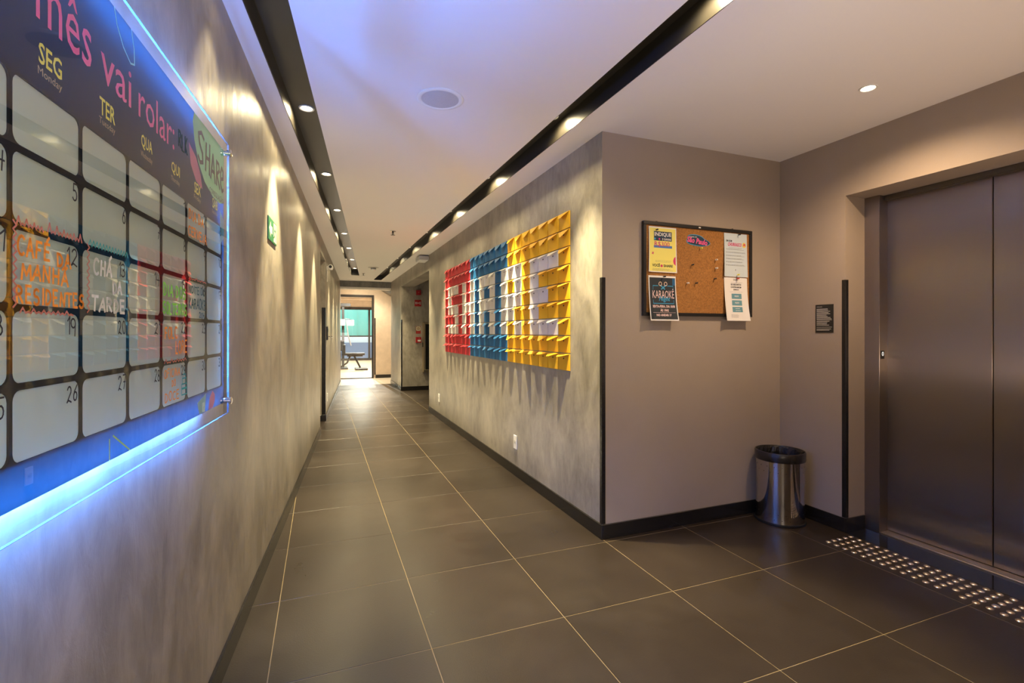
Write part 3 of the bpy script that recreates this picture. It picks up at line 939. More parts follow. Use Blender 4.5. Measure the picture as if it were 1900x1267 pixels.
def paper(name, label, x0, x1, z0, z1, col, lift):
    """a slightly curled sheet; returns the thing and the curl function"""
    t = thing(name, label, 'poster', ((x0 + x1) / 2, CY, z0))
    o = ((x0 + x1) / 2, CY, z0)
    def warp(p, extra=0.):
        u = (p[0] - x0) / (x1 - x0); v = (z1 - p[2]) / (z1 - z0)
        bulge = .0035 + lift * v ** 2.2 + .012 * v * (max(0, .18 - u) / .18) ** 2 + .005 * v * (max(0, u - .85) / .15) ** 2
        return (p[0] + (-.012 * v * v if u < .5 else 0) * (1 - 2 * u) , CY - bulge + p[1], p[2])
    m = MB(o)
    nu, nv = 12, 16
    vs = []
    for side in (0, .0006):
        for j in range(nv + 1):
            for i in range(nu + 1):
                vs.append(warp((x0 + (x1 - x0) * i / nu, side, z1 - (z1 - z0) * j / nv)))
    W = nu + 1; Q = W * (nv + 1)
    fs = []
    for j in range(nv):
        for i in range(nu):
            a = j * W + i
            fs.append((a, a + W, a + W + 1, a + 1)); fs.append((Q + a, Q + a + 1, Q + a + W + 1, Q + a + W))
    m.is_open = True
    m.add(vs, fs)
    m.build('sheet', col, t, smooth=True)
    def layer(nm, matl, fn, lvl=1):
        q = MB(o); q.is_open = True
        n0 = 0
        fn(q)
        # curl the ink with the sheet
        vs2 = []
        for (a, b, c) in q.v:
            P = warp((a + o[0], 0, c + o[2]))
            vs2.append((P[0] - o[0], P[1] - o[1] - .0007 * lvl, P[2] - o[2]))
        q.v = vs2
        return q.build(nm, matl, t)
    return t, layer
def grid_rect(m, x0, x1, z0, z1, nx=4, nz=6):
    for i in range(nx):
        for j in range(nz):
            a, b = x0 + (x1 - x0) * i / nx, x0 + (x1 - x0) * (i + 1) / nx
            c, d = z0 + (z1 - z0) * j / nz, z0 + (z1 - z0) * (j + 1) / nz
            m.flat([(a, c), (b, c), (b, d), (a, d)], 0)
def lines(m, x0, x1, z0, z1, n, w=.0016, seed=1, left=False):
    rr = random.Random(seed)
    for i in range(n):
        z = z1 - (z1 - z0) * i / max(1, n - 1)
        x = x0
        e = x1 - (rr.uniform(0, .25) * (x1 - x0))
        while x < e:
            l = rr.uniform(.006, .016)
            m.ribbon([(x, z), (min(x + l, e), z)], w, 0)
            x += l + .0035
M_PY = mat('yellow_poster_paper', (.80, .72, .17), .7)
M_NAVY = mat('navy_ink', (.01, .035, .07), .7)
M_PINKI = mat('crimson_ink', (.60, .04, .16), .7)
M_BLUEI = mat('mid_blue_ink', (.07, .18, .50), .7)
M_CYANI = mat('cyan_ink', (.04, .33, .60), .7)
M_MUTED = mat('steel_blue_ink', (.13, .30, .38), .7)
M_GREYI = mat('grey_ink', (.16, .16, .17), .7)

# referral poster, upper left
x0, x1, z0, z1 = 1.948, 2.164, 1.664, 1.957
t, L = paper('referral_poster', 'yellow referral poster pinned at the upper left of the cork board', x0, x1, z0, z1, M_PAPER, .004)
L('yellow_field', M_PY, lambda m: grid_rect(m, x0 + .006, x1 - .006, z0 + .006, z1 - .008, 8, 10), .6)
L('title_block', M_NAVY, lambda m: grid_rect(m, 1.988, 2.128, 1.868, 1.928, 5, 4), 1.2)
L('title_lettering', M_PAPER, lambda m: (put_text(m, 'INDIQUE', 1.993, 2.123, 1.893, 1.922, 0, .02), put_text(m, 'E GANHE', 2.052, 2.122, 1.872, 1.886, 0, .02)), 1.9)
L('price_underline', M_BLUEI, lambda m: grid_rect(m, 1.988, 2.130, 1.822, 1.838, 5, 2), 1.2)
L('price_lettering', M_PINKI, lambda m: put_text(m, 'R$300', 1.992, 2.110, 1.828, 1.863, 0, .005), 1.9)
L('bubble_shape', M_CYANI, lambda m: (m.flat([(1.995 + .007 * cos(a), 1.879 + .007 * sin(a)) for a in [i * pi / 6 for i in range(12)]], 0)), 1.9)
L('magenta_shape', M_PINKI, lambda m: (m.flat([(2.030 + .007 * cos(a), 1.879 + .007 * sin(a)) for a in [i * pi / 6 for i in range(12)]], 0),
   m.flat([(2.156 - .0 , 1.712), (2.156, 1.770), (2.144, 1.762), (2.137, 1.742), (2.142, 1.722)], 0),
   m.flat([(2.046 + .009 * cos(a), 1.706 + .009 * sin(a)) for a in [i * pi / 4 for i in range(8)]], 0)), 1.5)
L('bottom_lettering', M_INK, lambda m: (put_text(m, 'VOCÊ', 1.978, 2.034, 1.699, 1.722, 0, .03), put_text(m, 'SHARE', 2.060, 2.134, 1.699, 1.716, 0, .03)), 1.5)
L('small_print', M_GREYI, lambda m: (lines(m, 2.00, 2.13, 1.731, 1.739, 2, .0013, 3), lines(m, 1.98, 2.14, 1.676, 1.686, 3, .0013, 5)), 1.5)
L('confetti', M_PINKI, lambda m: (m.ribbon([(1.975, 1.782), (1.985, 1.790)], .006, 0), m.ribbon([(1.978, 1.792), (1.984, 1.78)], .005, 0)), 1.5)
# karaoke poster, lower left
x0, x1, z0, z1 = 1.944, 2.160, 1.352, 1.642
t, L = paper('karaoke_poster', 'black and blue karaoke night poster hanging below the cork board edge at left', x0, x1, z0, z1, M_PAPER, .030)
L('dark_field', mat('black_poster_ink', (.012, .02, .03), .6), lambda m: grid_rect(m, x0 + .008, x1 - .006, z0 + .008, z1 - .012, 8, 12), .6)
L('blue_glow', mat('deep_blue_ink', (.01, .10, .24), .6), lambda m: (grid_rect(m, x0 + .008, x0 + .020, z0 + .010, z0 + .10, 2, 5), grid_rect(m, x1 - .028, x1 - .007, z1 - .06, z1 - .014, 2, 3)), 1.0)
def neon(m):
    for (a, b, c, d) in ((1.978, 2.138, 1.462, 1.464), (1.978, 1.980, 1.462, 1.485), (2.136, 2.138, 1.462, 1.485), (1.978, 2.02, 1.576, 1.578), (2.09, 2.138, 1.576, 1.578), (1.978, 1.98, 1.552, 1.578), (2.136, 2.138, 1.552, 1.578)):
        grid_rect(m, a, b, c - .001, d + .001, 3, 1)
    m.ribbon([(2.038, 1.580), (2.070, 1.556)], .007, 0); m.ribbon([(2.078, 1.580), (2.044, 1.556)], .007, 0)
L('neon_frame', M_CYANI, neon, 1.2)
def mics(m):
    for cx in (2.036, 2.078):
        m.ribbon([(cx + .011 * cos(a), 1.590 + .012 * sin(a)) for a in [i * pi / 8 for i in range(17)]], .004, 0)
L('microphone_drawing', mat('cream_ink', (.75, .55, .40), .7), mics, 1.5)
M_PALEI = mat('pale_pink_ink', (.85, .62, .62), .7)
L('title_lettering', M_PALEI, lambda m: put_text(m, 'KARAOKÊ', 1.974, 2.142, 1.497, 1.560, 0, -.005), 1.6)
L('script_lettering', M_CYANI, lambda m: put_text(m, 'Night', 2.024, 2.108, 1.470, 1.508, 0, .015, None, .35), 2.2)
L('date_lettering', M_PALEI, lambda m: (put_text(m, 'SEXTA-FEIRA, DIA 18/08', 1.972, 2.142, 1.433, 1.452, 0, .025), put_text(m, 'ÀS 19HS', 2.026, 2.090, 1.410, 1.430, 0, .025),
   put_text(m, 'NO ANDAR 17', 1.996, 2.108, 1.380, 1.395, 0, .03), m.ribbon([(1.972, 1.404), (2.142, 1.404)], .0012, 0)), 1.5)
# barbecue notice, upper right
x0, x1, z0, z1 = 2.570, 2.776, 1.660, 1.960
t, L = paper('barbecue_notice', 'pale blue barbecue notice pinned at the upper right of the cork board', x0, x1, z0, z1, mat('pale_blue_paper', (.55, .64, .70), .7), .004)
L('script_title', M_PINKI, lambda m: put_text(m, 'CHURRASCO', 2.604, 2.728, 1.872, 1.896, 0, .03, None, .15), 1.2)
L('small_title', M_INK, lambda m: put_text(m, 'EM BOM', 2.588, 2.640, 1.901, 1.914, 0, .03), 1.2)
L('sun_drawing', mat('sun_yellow_ink', (.80, .62, .08), .7), lambda m: m.flat([(2.750 + .016 * cos(a), 1.884 + .018 * sin(a)) for a in [i * pi / 8 for i in range(16)]], 0), 1.0)
L('flame_drawing', M_PINKI, lambda m: (m.ribbon([(2.742, 1.878), (2.748, 1.893), (2.752, 1.882), (2.758, 1.892), (2.758, 1.877)], .005, 0)), 1.5)
def para(m):
    for i in range(6):
        lines(m, 2.588, 2.764, 1.848 - i * .022, 1.853 - i * .022, 2, .0015, 20 + i)
    lines(m, 2.612, 2.74, 1.861, 1.861, 1, .0013, 3)
    m.ribbon([(2.668, 1.712), (2.673, 1.708), (2.668, 1.703)], .003, 0)
L('body_print', M_GREYI, para, 1.2)
# discount notice, lower right
x0, x1, z0, z1 = 2.570, 2.778, 1.356, 1.655
t, L = paper('discount_notice', 'white discount notice with three blue buttons hanging from the cork board', x0, x1, z0, z1, M_PAPER, .028)
L('heading', M_INK, lambda m: (put_text(m, 'OS DESCONTOS', 2.628, 2.722, 1.601, 1.614, 0, .03), put_text(m, 'CONTINUAM EM', 2.628, 2.722, 1.583, 1.595, 0, .03), put_text(m, 'JUNHO!', 2.652, 2.700, 1.565, 1.577, 0, .03)), 1.2)
L('brush_logo', M_INK, lambda m: put_text(m, 'SHARE', 2.652, 2.696, 1.634, 1.647, 0, .0), 1.2)
L('blue_button', M_MUTED, lambda m: [grid_rect(m, 2.634, 2.722, zz, zz + .036, 4, 3) for zz in (1.508, 1.462, 1.416)], 1.2)
L('button_lettering', M_PAPER, lambda m: (put_text(m, 'R$25', 2.660, 2.696, 1.520, 1.532, 0, .02), put_text(m, 'R$50', 2.660, 2.696, 1.474, 1.486, 0, .02), lines(m, 2.660, 2.70, 1.426, 1.440, 2, .003, 9)), 2.0)
L('small_print', M_GREYI, lambda m: (lines(m, 2.63, 2.74, 1.622, 1.622, 1, .0013, 8), lines(m, 2.62, 2.74, 1.556, 1.556, 1, .0013, 7), lines(m, 2.62, 2.69, 1.380, 1.398, 4, .0013, 6)), 1.2)
# cloud shaped sticker
st = thing('city_sticker', 'navy cloud-shaped sticker with pink script lettering on the cork', 'sticker', (2.342, CY, 1.85))
def cloud(g_):
    P = []
    for i in range(40):
        a = 2 * pi * i / 40
        r = 1 + .10 * cos(3 * a + .6) + .04 * cos(5 * a)
        P.append((2.342 + (.092 + g_) * cos(a) * r, 1.889 + (.033 + g_) * sin(a) * r - .10 * (.092 * cos(a))))
    return P
MB((2.342, CY, 1.85)).prism(cloud(.004), CY - .0018, CY - .0003, 'y').build('backing', M_CYANI, st)
MB((2.342, CY, 1.85)).prism(cloud(0), CY - .0024, CY - .0018, 'y').build('cloud', M_NAVY, st)
m = MB((2.342, CY, 1.85)); m.is_open = True
put_text(m, 'São Paulo', 2.256, 2.426, 1.868, 1.906, CY - .0030, .03, lambda p: (p[0], p[1], p[2] - .10 * (p[0] - 2.342)), .2)
m.build('script_lettering', M_PINK, st)
m = MB((2.342, CY, 1.85)); m.is_open = True
put_text(m, 'SHARE EM', 2.274, 2.336, 1.908, 1.917, CY - .0030, .0)
m.build('small_lettering', M_PAPER, st)
# push pins
M_PB, M_PW, M_PYE = M_BLACK, mat('clear_pin', (.7, .66, .6), .25), mat('yellow_pin', (.75, .70, .1), .35)
def pin_root(col, label, x, z, depth=0.):
    t = thing('push_pin', label, 'push pin', (x, CY - depth, z), 0, 'push pins on the cork board')
    m = MB()
    m.lathe([(.0035, .006), (.0055, .007), (.0055, .009), (.0035, .010), (.003, .018), (.0055, .020), (.0055, .022), (.002, .0235)], 14)
    m.v = [(p[0], -p[2], p[1]) for p in m.v]
    m.build('head', col, t, smooth=True)
    m = MB().lathe([(.0007, .0), (.0007, .006)], 6)
    m.v = [(p[0], -p[2], p[1]) for p in m.v]
    m.build('needle', M_CHROME, t)
    return t
pins = [(M_PB, 'black push pin on bare cork left of the middle', 2.292, 1.725, 0), (M_PW, 'round pale push pin nearest the barbecue notice', 2.494, 1.769, 0),
        (M_PW, 'pale push pin just under the round pale pin', 2.495, 1.712, 0), (M_PB, 'black push pin at the right of the bare cork', 2.483, 1.640, 0),
        (M_PB, 'black push pin low in the middle of the cork', 2.324, 1.605, 0), (M_PW, 'pale push pin beside the karaoke poster', 2.252, 1.602, 0),
        (M_PYE, 'yellow push pin under the cloud sticker', 2.364, 1.839, 0), (M_PB, 'black push pin holding the yellow referral poster', 1.999, 1.934, .006),
        (M_PB, 'black push pin holding the karaoke poster', 2.058, 1.636, .006), (M_PB, 'black push pin holding the barbecue notice', 2.692, 1.952, .006),
        (M_PYE, 'yellow push pin at the foot of the barbecue notice', 2.679, 1.674, .009), (mat('red_pin', (.6, .05, .05), .35), 'red push pin holding the discount notice', 2.679, 1.648, .006)]
for c, l, x, z, dd in pins: pin_root(c, l, x, z, dd)

# ================================================================== ELEVATOR
el = thing('elevator_entrance', 'brushed steel two-panel elevator door in the painted wall opening', 'elevator', (XE + .2, 1.5, 0))
def EM(): return MB((XE + .2, 1.5, 0))
JX = 3.300
jy = 2.032
ze = 2.118
EM().box(JX, JX + .10, jy, EY1 + .03, 0, EZ - .0005).build('jamb', M_STEEL, el, bevel=.002)
EM().box(JX, JX + .10, EY0 - .03, EY0 + .09, 0, EZ - .0005).build('jamb', M_STEEL, el, bevel=.002)
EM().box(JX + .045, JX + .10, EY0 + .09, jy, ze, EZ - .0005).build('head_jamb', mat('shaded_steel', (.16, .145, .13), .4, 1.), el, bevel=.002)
DX = 3.378
d1_ = EM().box(DX, DX + .03, 1.508, jy + .02, .012, ze + .025).build('door_panel', M_STEEL, el, bevel=.002)
d2_ = EM().box(DX + .004, DX + .034, .98, 1.5045, .012, ze + .025).build('door_panel', M_STEEL, el, bevel=.002)
EM().box(JX - .004 + .012, DX + .05, .99, jy + .0, .0, .009).build('sill', M_SILL, el, bevel=.001)
EM().box(DX + .034, DX + .05, .895, jy + .1, 0, EZ - .001).build('backing', M_BLACK, el)
m = EM().box(JX + .032, JX + .052, jy - .0045, jy - .0005, 1.118, 1.158)
# floor indicator on the inner face of the jamb
ind = EM().box(JX + .010, JX + .042, jy - .004, jy - .0005, 1.108, 1.160).build('floor_indicator', M_BLACK, el, bevel=.001)
m = MB((XE + .2, 1.5, 0)); m.is_open = True
vs, fs = text_shape('0', .01)
ax = min(v[0] for v in vs); bx = max(v[0] for v in vs); az = min(v[1] for v in vs); bz = max(v[1] for v in vs)
m.add([(JX + .016 + .018 * (v[0] - ax) / (bx - ax), jy - .0048, 1.126 + .028 * (v[1] - az) / (bz - az)) for v in vs], fs)
m.build('digit', emit_mat('indicator_digit', (1, .95, .85), 1.2), ind)
struct(MB().box(3.1065, JX + .008, EY0, EY1 - .0, -.02, 0.0005), 'trim_6', M_GRANITE)

# wall plaque beside the elevator
pq = thing('notice_plaque', 'small black notice plaque with white print left of the elevator', 'sign', (XE, 2.261, 1.275), -pi / 2)
MB().box(-.062, .062, -.004, -.0005, 0, .187).build('plate', M_BLACK, pq, bevel=.001)
m = MB(); m.is_open = True
put_text(m, 'ATENÇÃO', -.052, -.014, .168, .175, -.0046, .01)
rr = random.Random(4)
for z in [.157 - .0082 * i for i in range(9)] + [.075 - .0085 * i for i in range(4)] + [.024, .016]:
    x = -.052; e = rr.uniform(.015, .045)
    while x < e:
        l = rr.uniform(.004, .012); m.ribbon([(x, z), (x + l, z)], .0030, -.0046); x += l + .002
for z in (.084, .036): m.ribbon([(-.052, z), (.052, z)], .002, -.0046)
m.build('lettering', mat('plaque_white', (.6, .58, .55), .6), pq)

# tactile studs before the elevator
tp = thing('tactile_paving', 'strip of shiny steel tactile studs on the dark tiles before the elevator', 'tactile strip', (2.98, 1.5, 0))
stud_me = MB().lathe([(.0155, .0003), (.015, .002), (.012, .0042), (.008, .0056), (.003, .006)], 14).mesh('stud', M_STUD, smooth=True)
for r in range(22):
    for c in range(5):
        if r == 12 and c == 0: continue
        y = 2.065 - r * .0514
        o = obj('stud', stud_me, tp)
        o.location = (2.879 + c * .0502 - 2.98 + random.uniform(-.001, .001), y - 1.5 + random.uniform(-.001, .001), 0)

# ================================================================== BIN
bx_, by_ = 2.912, 2.430
tb = thing('waste_bin', 'round mirror steel waste bin with black rim in the lobby corner', 'waste bin', (bx_, by_, 0))
MB().lathe([(.156, .0005), (.157, .006), (.155, .016), (.150, .018)], 48).build('base_ring', M_BLACK, tb, smooth=True)
MB().lathe([(.150, .016), (.1485, .03), (.1475, .06), (.1475, .42), (.1485, .43)], 64, cap=False).build('body', M_BIN, tb, smooth=True)
MB().lathe([(.146, .415), (.1535, .417), (.1555, .424), (.1555, .470), (.152, .476), (.147, .477), (.143, .470), (.141, .45), (.141, .42)], 64, cap=False).build('rim', mat('black_rim', (.016, .014, .013), .25), tb, smooth=True)
lin = MB(); n = 60
prof = [(.1415, .472, .0), (.136, .462, .006), (.128, .43, .011), (.120, .36, .010), (.105, .25, .008), (.06, .22, .004), (.005, .215, 0)]
vs = []; fs = []
rl = random.Random(3); ph = [rl.uniform(0, 6) for _ in range(4)]
for j, (r, z, a) in enumerate(prof):
    for i in range(n):
        t_ = 2 * pi * i / n
        k = r + a * (sin(9 * t_ + ph[0] + j * .5) * .5 + sin(17 * t_ + ph[1] - j) * .4 + rl.uniform(-.3, .3))
        vs.append((k * cos(t_), k * sin(t_), z + a * .8 * sin(13 * t_ + ph[2])))
for j in range(len(prof) - 1):
    for i in range(n):
        q = (i + 1) % n
        fs.append((j * n + i, (j + 1) * n + i, (j + 1) * n + q, j * n + q))
lin.is_open = True
lin.add(vs, fs); lin.build('liner', M_BAG, tb)
hole = MB()
hm = MB().lathe([(.0028, .0), (.0028, .0006)], 8)
hm.v = [(p[0], -p[2], p[1]) for p in hm.v]
hole_me = hm.mesh('vent_hole', M_INK)
for z in (.35, .385, .075, .04):
    for i in range(20):
        a = 2 * pi * i / 20 + (.16 if z in (.385, .04) else 0)
        o = obj('vent_hole', hole_me, tb)
        o.location = (.1479 * cos(a), .1479 * sin(a), z); o.rotation_euler = (0, 0, a + pi / 2)

# ================================================================== WALL AND CEILING FITTINGS
def outlet(name, label, frame):
    loc, rot = frame
    t = thing(name, label, 'outlet', loc, rot)
    MB().box(-.038, .038, -.008, -.0005, -.06, .06).build('plate', M_WHITE, t, bevel=.002)
    MB().prism(rrect(-.021, .021, -.018, .018, .008), -.0095, -.008, 'y').build('socket', mat('socket_grey', (.62, .62, .60), .4), t)
    m = MB(); m.is_open = False
    for x, z in ((-.009, 0), (0, -.004), (.009, 0)):
        q = MB().lathe([(.0024, 0), (.0024, .0006)], 8)
        m.add([(p[0] + x, -.0095 - p[2], p[1] + z) for p in q.v], q.f)
    m.build('pin_hole', M_INK, t)
outlet('power_outlet', 'white power outlet low on the right wall under the yellow envelopes', right_frame(4.038, .298))
outlet('power_outlet', 'white power outlet low at the far end of the right wall', right_frame(7.07, .31))
outlet('power_outlet', 'white outlet low on the far left wall past the doorway recess', left_frame(S(7.85), .295))

# emergency exit sign
es = thing('exit_sign', 'green exit sign with left arrow on the left cement wall', 'sign', left_frame(S(3.135), 1.797)[0], TH_L)
MB().box(-.132, .132, -.006, -.0005, 0, .130).build('plate', mat('exit_green', (.012, .14, .055), .5), es, bevel=.001)
M_GLOW = mat('photoluminescent_cream', (.70, .72, .50), .6)
m = MB(); m.is_open = True
m.flat([(-.112, .065), (-.060, .112), (-.060, .085), (-.010, .085), (-.010, .045), (-.060, .045), (-.060, .018)], -.0066)
m.build('arrow', M_GLOW, es)
m = MB(); m.is_open = True
m.flat(rrect(.030, .122, .010, .120, .003), -.0066)
m.build('doorway_pictogram', M_GLOW, es)
m = MB(); m.is_open = True
m.flat([(.072 + .010 * cos(i * pi / 6), .104 + .010 * sin(i * pi / 6)) for i in range(12)], -.0070)
m.ribbon([(.074, .090), (.068, .056)], .020, -.0070); m.ribbon([(.066, .056), (.086, .036), (.080, .016)], .010, -.0070)
m.ribbon([(.066, .056), (.052, .040), (.034, .034)], .010, -.0070); m.ribbon([(.076, .088), (.098, .076), (.106, .086)], .008, -.0070)
m.ribbon([(.072, .088), (.054, .074), (.044, .086)], .008, -.0070)
m.build('runner_pictogram', mat('exit_green'), es)

# round ceiling speaker
sp = thing('ceiling_speaker', 'round flush speaker in the white ceiling', 'speaker', (.588, 2.555, CZ))
MB().lathe([(.098, -.004), (.104, -.007), (.118, -.007), (.124, -.003), (.124, -.0003)], 48, cap=False).build('rim', M_WHITE, sp, smooth=True)
MB().lathe([(.0985, -.0003), (.0985, -.0045), (.06, -.0065), (.01, -.0072)], 48).build('grille', mat('speaker_mesh', (.62, .62, .64), .7, bump=.6, bscale=500), sp, smooth=True)

def sprinkler(label, x, y):
    t = thing('sprinkler', label, 'sprinkler', (x, y, CZ), 0, 'ceiling sprinklers')
    MB().lathe([(.036, -.0003), (.034, -.005), (.014, -.007)], 20).build('rosette', M_CHROME, t, smooth=True)
    MB().lathe([(.011, -.006), (.011, -.022), (.007, -.024), (.005, -.034), (.006, -.046)], 14).build('nozzle', M_DARKFRAME, t, smooth=True)
    MB().tube([(-.011, 0, -.02), (-.014, 0, -.03), (-.004, 0, -.048), (.004, 0, -.048), (.014, 0, -.03), (.011, 0, -.02)], .0022, 6).build('yoke', M_CHROME, t)
    MB().lathe([(.028, -.047), (.028, -.049)], 18).build('deflector', M_DARKFRAME, t)
sprinkler('ceiling sprinkler in mid corridor before the detector', .819, 6.126)
sprinkler('ceiling sprinkler at the far end of the left black slot', .822, 10.742)

sd = thing('smoke_detector', 'small white detector with red light under the far ceiling', 'detector', (.93, 9.7, CZ))
MB().lathe([(.10, -.0003), (.10, -.004), (.09, -.006)], 28).build('base_plate', mat('grey_plate', (.55, .53, .5), .6), sd, smooth=True)
MB().lathe([(.045, -.006), (.05, -.02), (.048, -.045), (.03, -.055)], 24).build('body', M_WHITE, sd, smooth=True)
MB().lathe([(.051, -.016), (.051, -.026)], 24, cap=False).build('dark_band', M_BLACK, sd)
MB().lathe([(.003, -.054), (.0035, -.058)], 8, (.02, -.02)).build('indicator', emit_mat('red_indicator', (1, .1, .05), 2), sd)

em = thing('emergency_light', 'white emergency light box at the top of the right wall above the alcove', 'emergency light', (XR, 7.95, 2.44), -pi / 2)
MB().box(-.16, .16, -.16, -.001, 0, .06).build('housing', mat('light_grey_housing', (.5, .5, .52), .5), em, bevel=.004)
MB().box(-.15, .15, -.15, -.01, -.008, 0).build('diffuser', M_WHITE, em, bevel=.002)

# security camera on the far left wall
cc = thing('security_camera', 'white bullet security camera high on the left wall past the recess', 'camera', left_frame(S(7.80), 2.23)[0], TH_L)
m = MB().lathe([(.038, -.0005), (.038, .010), (.015, .014), (.013, .03)], 20); m.v = [(p[0], -p[2], p[1]) for p in m.v]
m.build('mount', M_WHITE, cc, smooth=True)
m = MB().lathe([(.030, -.07), (.036, -.062), (.036, .06), (.030, .066)], 24)
m.v = [(-p[2], p[0] - .055, p[1] + .02) for p in m.v]
m.build('body', M_WHITE, cc, smooth=True)
m = MB().lathe([(.022, .0665), (.022, .070)], 20); m.v = [(-p[2], p[0] - .055, p[1] + .02) for p in m.v]
m.build('lens', M_BLACK, cc)
MB().tube([(0, -.006, -.03), (0, -.006, -.20)], .004, 6).build('cable', M_WHITE, cc)

# lock with lever on the far left wall
lk = thing('door_lock', 'black electronic lock with chrome lever on the far left wall', 'door lock', left_frame(S(7.72), 1.16)[0], TH_L)
MB().box(-.03, .03, -.022, -.0005, 0, .20).build('lock_body', M_BLACK, lk, bevel=.004)
MB().tube([(0, -.022, .05), (0, -.065, .05), (.03, -.072, .05), (.13, -.072, .05)], .009, 10).build('lever', M_CHROME, lk, smooth=True)
MB().box(-.018, .018, -.026, -.022, .12, .17).build('reader', M_CHROME, lk, bevel=.002)
MB().tube([(.0, -.006, -.002), (.0, -.006, -.10)], .003, 6).build('cable', M_WHITE, lk)

# red fire signs on the alcove wall
M_REDS = mat('sign_red', (.36, .008, .012), .5)
def fire(name, label, x0, x1, z0, z1, dep=.004):
    t = thing(name, label, 'sign', ((x0 + x1) / 2, 10.74, z0))
    MB(((x0 + x1) / 2, 10.74, z0)).box(x0, x1, 10.74 - dep, 10.7395, z0, z1).build('plate', M_REDS, t, bevel=.001)
    def layer(nm, mt, fn):
        m = MB(((x0 + x1) / 2, 10.74, z0)); m.is_open = True; fn(m, 10.74 - dep - .0008); return m.build(nm, mt, t)
    return layer
L = fire('fire_alarm_light', 'topmost dark red square box high on the alcove wall', 1.936, 2.036, 2.090, 2.196, .04)
L('indicator', mat('pinkish_dot', (.6, .3, .3), .5), lambda m, d: m.flat([(1.988 + .008 * cos(i * pi / 4), 2.145 + .008 * sin(i * pi / 4)) for i in range(8)], d))
L = fire('horn_sign', 'red sign with white horn pictogram on the alcove wall', 1.905, 2.050, 1.842, 1.985)
def horn(m, d):
    m.ribbon([(1.925, 1.90), (1.925, 1.93), (1.958, 1.93), (1.958, 1.90), (1.925, 1.90)], .010, d)
    m.ribbon([(1.958, 1.915), (1.985, 1.915), (2.030, 1.942), (2.030, 1.888), (1.985, 1.915)], .009, d)
L('horn_pictogram', M_PAPER, horn)
L = fire('hydrant_sign', 'red sign with cream valve pictogram above the alarm button', 1.932, 2.036, 1.243, 1.406)
def valve(m, d):
    m.flat(rrect(1.938, 2.030, 1.305, 1.400, .004), d)
L('cream_field', M_GLOW, valve)
def ring(m, d):
    m.ribbon([(1.984 + .028 * cos(a), 1.352 + .028 * sin(a)) for a in [i * pi / 8 for i in range(17)]], .009, d - .0006)
    m.ribbon([(1.984 + .009 * cos(a), 1.352 + .009 * sin(a)) for a in [i * pi / 4 for i in range(9)]], .009, d - .0006)
    for sx, sz in ((1, 1), (1, -1), (-1, 1), (-1, -1)):
        m.ribbon([(1.984 + sx * .030, 1.352 + sz * .032), (1.984 + sx * .040, 1.352 + sz * .042)], .008, d - .0006)
L('valve_pictogram', M_REDS, ring)
L('red_caption', mat('dim_red', (.5, .12, .1), .6), lambda m, d: m.ribbon([(1.95, 1.275), (2.018, 1.275)], .008, d))
L = fire('alarm_button', 'red fire alarm call box lowest on the alcove wall', 1.926, 2.040, 1.045, 1.168, .05)
L('break_glass', M_PAPER, lambda m, d: m.flat(rrect(1.962, 2.028, 1.070, 1.108, .004), d))
L('glass_dot', M_PAPER, lambda m, d: m.flat([(1.995 + .006 * cos(i * pi / 4), 1.140 + .006 * sin(i * pi / 4)) for i in range(8)], d))
# framed cabinet at the right of the alcove wall
fc = thing('hose_cabinet', 'tall steel cabinet with dark front half hidden at the alcove corner', 'cabinet', (2.38, 10.74, .42))
def FM(): return MB((2.38, 10.74, .42))
M_BRASS = mat('brushed_champagne_metal', (.55, .46, .30), .35, 1.)
FM().box(2.075, 2.68, 10.61, 10.7395, .40, 1.49).build('body', M_BRASS, fc, bevel=.004)
FM().box(2.115, 2.64, 10.600, 10.610, .46, 1.45).build('door', mat('dark_glass_front', (.012, .012, .012), .08), fc, bevel=.002)
FM().box(2.075, 2.68, 10.59, 10.61, .425, .445).build('lower_rail', M_CHROME, fc)
FM().box(2.06, 2.075, 10.64, 10.68, .95, 1.05).build('latch', M_BLACK, fc)

# ================================================================== VESTIBULE AND GYM
YD = 14.0
M_WARMW = mat('pale_plaster', (.62, .50, .38), .6, vary=.1, vscale=5, bump=.2, bscale=8)
w = MB().box(1.366, 3.0, YD, YD + .2, -.1, 3.0).box(.2, 1.366, YD, YD + .2, 2.30, 3.0).box(-.6, .44, YD, YD + .2, -.1, 3.0)
struct(w, 'wall_gym', M_WARMW)
struct(MB().box(2.75, 2.95, 12.42, YD, -.1, 3.0), 'wall_vestibule_right', M_WARMW)
struct(MB().box(-.6, .2, 12.80, YD, -.1, 3.0).box(-.6, .25, 12.78, 12.80, -.1, 3.0), 'wall_vestibule_left', M_WARMW)
struct(MB().box(-.6, 2.95, 12.62, YD + .2, 2.80, 2.95), 'ceiling', mat('cream_ceiling', (.72, .66, .55), .8))
base_poly([(1.40, YD - .015), (2.75, YD - .015), (2.75, YD - .0005), (1.40, YD - .0005)], 'baseboard_gym')
# underside of a stair crossing the vestibule corner
stair = MB()
stair.prism([(1.50, 2.46), (2.75, 1.75), (2.75, 1.95), (1.62, 2.60)][::-1], 13.55, 13.98, 'y')
for i in range(6):
    stair.box(1.75 + i * .17, 1.94 + i * .17, 13.56, 13.97, 2.36 - i * .10, 2.50 - i * .10)
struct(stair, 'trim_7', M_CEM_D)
guard((1.37, YD - .0003), 0, 1.666, 'black corner guard beside the gym door frame', w1=.03, w2=.004)

